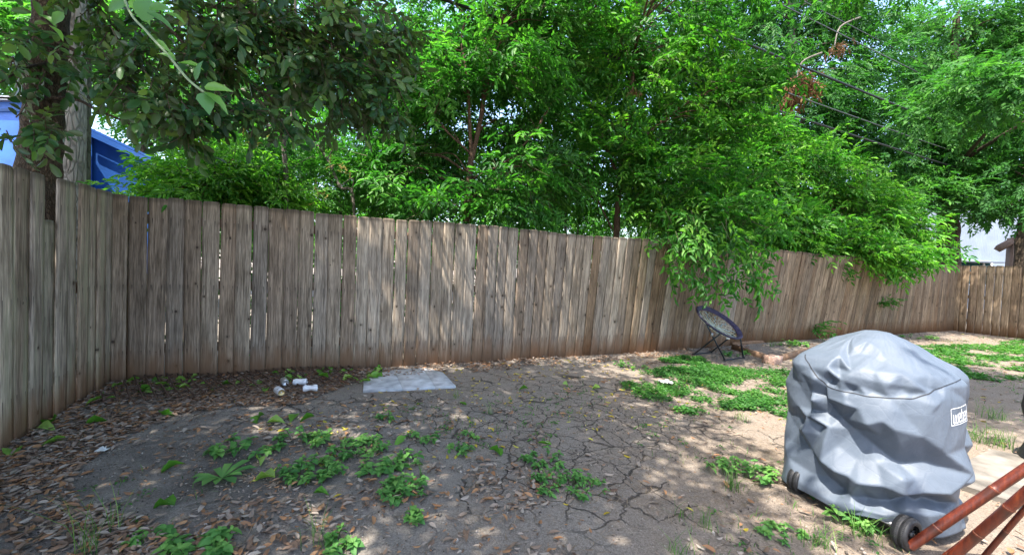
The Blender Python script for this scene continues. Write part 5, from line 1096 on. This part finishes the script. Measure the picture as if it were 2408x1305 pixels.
for x_, y_, s_ in ((385, 983, .13), (400, 980, .12), (610, 990, .15), (690, 985, .16), (650, 1000, .14), (720, 992, .13)): green_leaf(gnd(x_, y_), s_, 'pale green fallen leaf on the soil in front of the cans', 'green leaves before the cans')
for x_, y_, s_ in ((405, 1106, .12), (622, 1130, .14), (385, 1196, .13), (610, 1090, .11), (940, 1043, .12), (755, 1165, .09)): green_leaf(gnd(x_, y_), s_, 'pale green fallen leaf between the weed clumps in the foreground', 'green leaves among the weeds')
for x_, y_, s_ in ((1165, 1066, .13), (1280, 1045, .12), (1090, 952, .10), (1230, 915, .11), (1330, 905, .10), (1400, 915, .12)): green_leaf(gnd(x_, y_), s_, 'yellowish-green fallen leaf on the cracked bare soil', 'green leaves on the cracked soil')

# ------------------------------------------------------------------ weeds
def weed_mesh(rng, c, spread, n, leaf, hgt, asp=.66, tb=.5):
    leaf *= 1.15
    LP_, LD, LN, LL, LW, tt_ = [], [], [], [], [], []; st = MB()
    for k_ in range(n):
        a = rng.uniform(0, 2 * pi); r_ = math.sqrt(rng.uniform(0, 1)); b = np.array([c[0] + spread[0] * r_ * math.cos(a), c[1] + spread[1] * r_ * math.sin(a)]); z0 = float(gz(*b)); h = hgt * rng.uniform(.55, 1.1) * (1.15 - .5 * r_)
        ln = np.array([math.cos(a), math.sin(a), 0]) * h * rng.uniform(.2, .75) * (.4 + r_); p0 = np.array([b[0], b[1], z0]); p1 = p0 + ln + np.array([0, 0, h]); st.tube([p0, (p0 + p1) / 2 + np.array([0, 0, h * .1]), p1], [.0028, .0024, .0016], 4, False); m_ = rng.randint(2, 5); ti = np.clip(rng.normal(tb, .18), 0, 1); q0 = rng.uniform(0, pi)
        for j in range(m_):
            f = .35 + .65 * (j + 1) / m_; p = p0 + (p1 - p0) * f
            for sg in (0, pi):
                q = q0 + (j % 2) * pi / 2 + sg + rng.normal(0, .25); LP_.append(p); LD.append((math.cos(q), math.sin(q), rng.uniform(-.35, .25))); LN.append((rng.normal(0, .25), rng.normal(0, .25), 1.)); l = leaf * rng.uniform(.6, 1.15) * (1.1 - .25 * (j == m_ - 1)); LL.append(l); LW.append(l * asp * rng.uniform(.85, 1.1)); tt_.append(np.clip(ti + .2 * (j == m_ - 1) + rng.normal(0, .08), 0, 1))
        for sg in range(3):
            q = rng.uniform(0, 2 * pi); LP_.append(p1); LD.append((math.cos(q), math.sin(q), .5)); LN.append((0, 0, 1.)); LL.append(leaf * .55); LW.append(leaf * .3); tt_.append(min(1, ti + .35))
    return leaves(np.array(LP_), np.array(LD), np.array(LN), np.array(LL), np.array(LW), LEAF9, np.array(tt_)), st
def weed(label, px_, py_, spx, n, leaf=.042, hgt=.09, name='weed_clump', tb=.5, sy=None, grp='broad-leaved weed clumps'):
    c = gnd(px_, py_); d = c[1]; r_ = spx * d / F; o0 = np.array([c[0], c[1], float(gz(*c))]); t = thing(name, label, 'weed', o0, grp); rg_ = np.random.RandomState(int(px_ * 7 + py_))
    (V, T, Q, C), st = weed_mesh(rg_, c, (r_, (sy * d / F if sy else r_ * .8)), n, leaf, hgt, tb=tb); obj('foliage', mesh_np('foliage', V - o0, [T, Q], True, C), L_WEED, t); tag(st.build('stems', M_TWIG, t, origin=o0), kind='stuff')
W_LIST = [('compact weed clump left of the flat-leaved rosette', 545, 1062, 34, 15, .055, .10), ('straggling little weed between the clump and the big patch', 618, 1068, 26, 8, .045, .07), ('tall weed clump farthest back in the foreground group', 712, 1040, 52, 34, .042, .10),
    ('largest weed patch in the foreground, spreading low', 735, 1115, 74, 58, .046, .10), ('rounded weed clump in the middle of the foreground group', 845, 1062, 62, 46, .042, .10), ('trailing weed linking the middle clump to the front one', 890, 1105, 44, 22, .036, .07),
    ('dense dark weed clump nearest the camera in the foreground group', 950, 1162, 46, 40, .044, .10), ('tiny weed in front of the mat', 912, 990, 18, 9, .034, .07), ('small weed right of the middle clump', 992, 1036, 32, 17, .036, .07), ('low weed at the right end of the foreground group', 1075, 1062, 30, 16, .034, .06),
    ('short upright weed with grass beside the middle clump', 960, 1092, 22, 13, .036, .09), ('little weed sprig on the cracked soil', 1112, 1024, 20, 10, .032, .05), ('four-leaved seedling at the lower left', 345, 1274, 32, 6, .052, .06), ('weed patch cut by the bottom edge at left', 455, 1305, 80, 28, .055, .09),
    ('small weed near the bottom centre', 970, 1226, 26, 10, .042, .07), ('two-stemmed seedling near the bottom', 795, 1268, 18, 5, .042, .07), ('weed at the bottom edge below the seedling', 812, 1312, 40, 14, .05, .07), ('broad dark weed mat in the centre right foreground', 1330, 1150, 88, 70, .034, .09), ('lighter weed strip behind the broad dark mat', 1290, 1085, 58, 24, .034, .07),
    ('bushy weed patch just left of the grill', 1745, 1118, 66, 46, .036, .10), ('low weed patch in front of the grill at left', 1840, 1262, 46, 26, .032, .06), ('leafy weed in front of the grill wheel', 2000, 1236, 40, 18, .042, .11), ('single sprig against the grill cover hem', 1918, 1170, 8, 3, .04, .12),
    ('weed at the foot of the fence right of the mat', 1480, 862, 30, 14, .05, .09), ('weed between the chair legs', 1712, 832, 26, 12, .05, .08), ('weed clump beside the raised bed corner', 1768, 832, 20, 12, .05, .09), ('weed growing inside the raised bed', 1845, 812, 22, 12, .06, .12), ('rosette of pale leaves in the raised bed by the fence', 1885, 815, 16, 10, .08, .12), ('weed by the far fence behind the grill', 2190, 800, 18, 12, .07, .15), ('small weed left of the far fence corner', 2140, 795, 20, 9, .06, .10)]
for q in W_LIST: weed(q[0], q[1], q[2], q[3], max(3, int(q[4] * .62)), q[5] * (.85 + .3 * ((q[1] * 13) % 7) / 6), q[6] * .85, tb=.42 if 'dark' in q[0] else .55, sy=q[3] * .55 if q[3] > 70 else None)
# flat rosette
c = g3(521, 1128); rg_ = np.random.RandomState(44); t = thing('rosette_weed', 'flat rosette weed with long spoon-shaped leaves', 'weed', c); n = 12; a = np.linspace(0, 2 * pi, n, endpoint=False) + rg_.normal(0, .12, n)
tpl = (np.array([(0, 0, 0), (.35, 0, .06), (.72, 0, .05), (1, 0, -.06), (.16, -.12, .03), (.5, -.34, .09), (.82, -.42, .06), (.16, .12, .03), (.5, .34, .09), (.82, .42, .06)]), LEAF9[1], LEAF9[2]); L_ = rg_.uniform(.12, .18, n)
V, T, Q, C = leaves(np.tile(c + np.array([0, 0, .012]), (n, 1)), np.stack([np.cos(a), np.sin(a), rg_.uniform(.1, .35, n)], -1), np.tile([0, 0, 1.], (n, 1)), L_, L_ * .34, tpl, rg_.uniform(.3, .8, n)); obj('foliage', mesh_np('foliage', V - c, [T, Q], True, C), L_WEED, t); MB().lathe([(.012, 0), (.009, .012), (0, .015)], 8, c=c).build('crown', M_TWIG, t)
# leaves pushing through the fence boards
for px_, py_, d_, lab in ((2060, 712, 11.6, 'leafy sprig poking through the fence boards above the grill'), (1905, 765, 8.7, 'small sprig climbing the fence foot behind the raised bed')):
    rg_ = np.random.RandomState(px_); wv = ray(px_, py_); tt = ((C1 + FN * .05) @ FN) / (wv[:2] @ FN); p = CAM + wv * tt; t = thing('fence_sprig', lab, 'sprig', p, 'sprigs growing at the fence'); n = 6
    V, T, Q, C, S = foliage(p + rg_.normal(0, .05, (n, 3)), np.tile(np.array([FN[0] + FD[0] * .6, FN[1] + FD[1] * .6, .25]), (n, 1)) + rg_.normal(0, .3, (n, 3)), 'pinnate', rg_, .085, .03, 4, .26, LEAF4, .4, .2); obj('leaves', mesh_np('leaves', V - p, [T, Q], False, C), L_MID, t); obj('twigs', mesh_np('twigs', S[0] - p, [S[1]]), M_TWIG, t)

# low ground cover
def ground_cover(name, label, polys, dens, rng, leaf, hgt, mat, clump=1., seed=0, asp=.6):
    q = np.vstack([scatter(p, dens, rng, clump, seed) for p in polys]); n = len(q); k_ = 7; a = rng.uniform(0, 2 * pi, (n, k_)); z = gz(q[:, 0], q[:, 1]); h = rng.uniform(.25, 1., (n, k_)) * hgt * (.4 + 1.1 * fbm(q[:, 0] * 4, q[:, 1] * 4, seed + 5, 2))[:, None]
    P = np.stack([q[:, None, 0] + rng.normal(0, .018, (n, k_)), q[:, None, 1] + rng.normal(0, .018, (n, k_)), z[:, None] + h], -1).reshape(-1, 3); D = np.stack([np.cos(a), np.sin(a), rng.normal(-.05, .25, (n, k_))], -1).reshape(-1, 3); N = np.c_[rng.normal(0, .3, (n * k_, 2)), np.ones(n * k_)]
    L = leaf * rng.uniform(.6, 1.2, n * k_); V, T, Q, C = leaves(P, D, N, L, L * asp, LEAF4, np.clip(rng.normal(.5, .22, n * k_) + np.repeat((fbm(q[:, 0] * 2, q[:, 1] * 2, seed + 9, 2) - .4), k_), 0, 1)); o = obj(name, mesh_np(name, V, [T, Q], False, C), mat); return tag(o, label, 'ground cover', kind='stuff')
rng = np.random.RandomState(301)
GC1 = [gpoly([(1462, 905), (1500, 880), (1560, 868), (1600, 850), (1690, 862), (1780, 872), (1900, 880), (1930, 930), (1880, 990), (1800, 968), (1720, 962), (1650, 975), (1590, 972), (1540, 950), (1490, 938)]), gpoly([(1530, 848), (1580, 838), (1650, 838), (1670, 856), (1600, 864)])]
ground_cover('ground_cover', 'thick patch of bright green low weeds in the middle of the yard', GC1, 1150, rng, .034, .065, L_COVER, .75, 3)
GC2 = [gpoly([(2150, 815), (2300, 812), (2408, 800), (2560, 810), (2560, 870), (2408, 850), (2300, 850), (2230, 890), (2170, 850)]), gpoly([(2240, 850), (2420, 850), (2420, 890), (2330, 900), (2270, 890)])]
ground_cover('ground_cover', 'thin bright ground cover at the far right of the yard', GC2, 300, rng, .05, .05, L_COVER, 1.4, 13)
sparse = [gpoly([(1700, 900), (1870, 980), (1860, 1100), (1650, 1120), (1480, 1080), (1500, 1000), (1600, 985)]), gpoly([(900, 960), (1400, 900), (1450, 1000), (1250, 1050), (950, 1060)]), gpoly([(1650, 1180), (2150, 1260), (2200, 1340), (1500, 1340)]), gpoly([(1700, 860), (1850, 850), (2300, 790), (2408, 795), (2408, 1060), (2280, 1060), (2280, 880)]), gpoly([(150, 1180), (450, 1060), (560, 1150), (500, 1305), (200, 1305)])]
ground_cover('seedlings', 'scattered tiny seedlings between the larger weeds', sparse, 34, rng, .022, .03, L_COVER, 1., 23)
# grass
def blades(rng, pts, hgt, wid=.004, lean=.5):
    n = len(pts); a = rng.uniform(0, 2 * pi, n); h = hgt * rng.uniform(.45, 1.15, n); ln = rng.uniform(.1, lean, n) * h; d = np.stack([np.cos(a), np.sin(a)], -1); s_ = np.stack([-d[:, 1], d[:, 0]], -1) * wid / 2; z = gz(pts[:, 0], pts[:, 1]); R_ = []
    for f, w_ in ((0, 1.), (.45, .9), (.8, .55), (1., .05)):
        c = np.c_[pts + d * (ln * f * f)[:, None], z + h * (f - .25 * f * f * (ln / h))]; R_ += [c + np.c_[s_ * w_, np.zeros(n)], c - np.c_[s_ * w_, np.zeros(n)]]
    V = np.stack(R_, 1).reshape(-1, 3); off_ = (np.arange(n) * 8)[:, None, None]; Q = (np.array([(0, 1, 3, 2), (2, 3, 5, 4), (4, 5, 7, 6)])[None] + off_).reshape(-1, 4); return V, Q, np.repeat(rng.uniform(0, 1, n), 8)
TUFTS = [('tallest wispy grass tuft at the lower left', 215, 1300, .05, 22, .34), ('thin grass beside the tall tuft at lower left', 262, 1250, .04, 12, .22), ('grass tuft in the sunlit soil at bottom right', 1660, 1240, .04, 26, .13), ('small grass tuft left of the sunlit soil', 1600, 1215, .03, 14, .12), ('grass tuft among leaves at the bottom centre', 740, 1280, .05, 16, .2), ('short grass beside the dense dark weed', 990, 1120, .02, 12, .14),
    ('grass tuft by the bushy weed left of the grill', 1725, 1150, .06, 40, .14), ('grass blades rising before the grill wheel', 2030, 1262, .07, 30, .17), ('grass tuft behind the grill in shade', 2300, 1040, .10, 60, .2), ('grass tuft by the slab edge', 2355, 1050, .09, 50, .18), ('upright grass right of the grill', 2335, 985, .10, 50, .17), ('broad-bladed grass on the cracked soil', 1152, 970, .03, 16, .14), ('green shoot right of the mat', 1070, 938, .03, 12, .13), ('grass at the bottom edge near centre', 1600, 1310, .05, 24, .12), ('grass tuft between the low weeds before the grill', 1930, 1290, .07, 40, .14), ('grass tuft below the ground cover patch', 1740, 985, .07, 40, .10), ('grass beside the weed in the raised bed', 1815, 815, .06, 24, .16)]
for lab, px_, py_, r_, n_, h_ in TUFTS:
    rg_ = np.random.RandomState(px_); c = gnd(px_, py_); o0 = np.array([c[0], c[1], float(gz(*c))]); V, Q, C = blades(rg_, c + rg_.normal(0, r_ * .5, (n_, 2)), h_, .0032, 1.1); o = obj('grass_tuft', mesh_np('grass_tuft', V - o0, [Q], False, C), L_GRASS, loc=o0); tag(o, lab, 'grass', 'grass tufts in the yard')
pg = np.vstack([scatter(s_, 90, rng, 1.3, 31) for s_ in sparse] + [scatter(gpoly([(1700, 1150), (2150, 1230), (2180, 1330), (1650, 1330)]), 260, rng, 1.2, 33)]); V, Q, C = blades(rng, pg, .05, .0035, 1.); tag(obj('thin_grass', mesh_np('thin_grass', V, [Q], False, C), L_GRASS), 'thin short grass sprinkled over the dry soil', 'grass', kind='stuff')
pd = np.vstack([scatter(gpoly([(1400, 1100), (1850, 1130), (2150, 1270), (2150, 1340), (1300, 1340)]), 1600, rng, 1., 35), scatter(gpoly([(1450, 960), (1870, 1000), (1850, 1120), (1500, 1120)]), 900, rng, 1., 36), scatter(gpoly([(1870, 860), (2300, 790), (2408, 795), (2408, 1000), (2280, 1060)]), 120, rng, 1., 38), scatter(Z2, 250, rng, 1., 37)])
n = len(pd); a = rng.uniform(0, 2 * pi, n); V, T, Q, C = leaves(np.c_[pd, gz(pd[:, 0], pd[:, 1]) + rng.uniform(.004, .02, n)], np.stack([np.cos(a), np.sin(a), rng.normal(0, .15, n)], -1), np.tile([0, 0, 1.], (n, 1)), rng.uniform(.03, .10, n), rng.uniform(.002, .0035, n), (LEAF2[0] * np.array([1, 1, 0.]), LEAF2[1], []), rng.uniform(0, 1, n)); tag(obj('dry_straw', mesh_np('dry_straw', V, [T, Q], False, C), L_STRAW), 'dry straw and dead grass lying on the tan soil', 'straw', kind='stuff')
# crumpled paper and a fallen stick
M_PAPER = simple_mat('white_paper', (.66, .66, .64), .8, var=.1)
def paper(label, px_, py_, s_, lift):
    rg_ = np.random.RandomState(px_); p = g3(px_, py_, lift); g_ = 7; V = np.array([((i / (g_ - 1) - .5), (j / (g_ - 1) - .5), 0) for i in range(g_) for j in range(g_)]) * s_; V += rg_.normal(0, s_ * .10, V.shape) * np.array([.6, .6, 1.2]); V[:, 2] = np.abs(V[:, 2])
    o = obj('paper_scrap', mesh_np('paper_scrap', V, [[(i * g_ + j, (i + 1) * g_ + j, (i + 1) * g_ + j + 1, i * g_ + j + 1) for i in range(g_ - 1) for j in range(g_ - 1)]]), M_PAPER, loc=p); tag(o, label, 'paper', 'litter scraps')
paper('crumpled white paper in the ground cover patch', 1567, 908, .12, .05); paper('crumpled clear wrapper on the leaves at left', 238, 1068, .06, .02)
k = MB(); k.tube(curve([g3(1770, 1132, .012), g3(1830, 1138, .016), g3(1870, 1150, .012), g3(1920, 1168, .012)], 5), np.linspace(.008, .005, 16), 6); o0 = g3(1840, 1142); o = k.build('fallen_stick', M_BARK, None, True, o0); tag(o, 'thin crooked stick lying left of the grill', 'stick')


# loose clods and pebbles
M_CLOD = leaf_mat('soil_crumb', [(.06, .05, .042), (.17, .145, .12), (.27, .23, .19), (.42, .38, .33)], 0., .95, .1)
OCT = (np.array([(1, 0, 0), (-1, 0, 0), (0, 1, 0), (0, -1, 0), (0, 0, 1), (0, 0, -1)]) * .5, [(0, 2, 4), (2, 1, 4), (1, 3, 4), (3, 0, 4), (2, 0, 5), (1, 2, 5), (3, 1, 5), (0, 3, 5)], [])
rng = np.random.RandomState(501); pc = np.vstack([scatter(ZA, 60, rng, 1., 61), scatter(gpoly([(150, 1000), (420, 960), (1500, 900), (1900, 1150), (2100, 1340), (0, 1340)]), 520, rng, 1., 62)]); n = len(pc); L = rng.uniform(.004, .011, n) * np.where(rng.uniform(0, 1, n) < .05, 2.2, 1)
t_, tr_o, _ = OCT; Rm = rng.normal(0, 1, (n, 3, 3)); Rm[:, 0] = nrm(Rm[:, 0]); Rm[:, 1] = nrm(np.cross(Rm[:, 0], Rm[:, 1])); Rm[:, 2] = np.cross(Rm[:, 0], Rm[:, 1]); Vc = np.c_[pc, gz(pc[:, 0], pc[:, 1]) + L * .3][:, None] + np.einsum('nij,kj->nki', Rm, t_) * (L[:, None, None] * rng.uniform(.6, 1.3, (n, 6, 1)))
tag(obj('soil_crumbs', mesh_np('soil_crumbs', Vc.reshape(-1, 3), [(np.array(tr_o)[None] + (np.arange(n) * 6)[:, None, None]).reshape(-1, 3)], False, np.repeat(rng.uniform(0, 1, n) ** 1.3, 6)), M_CLOD), 'loose soil crumbs and small pebbles strewn over the ground', 'pebbles', kind='stuff')
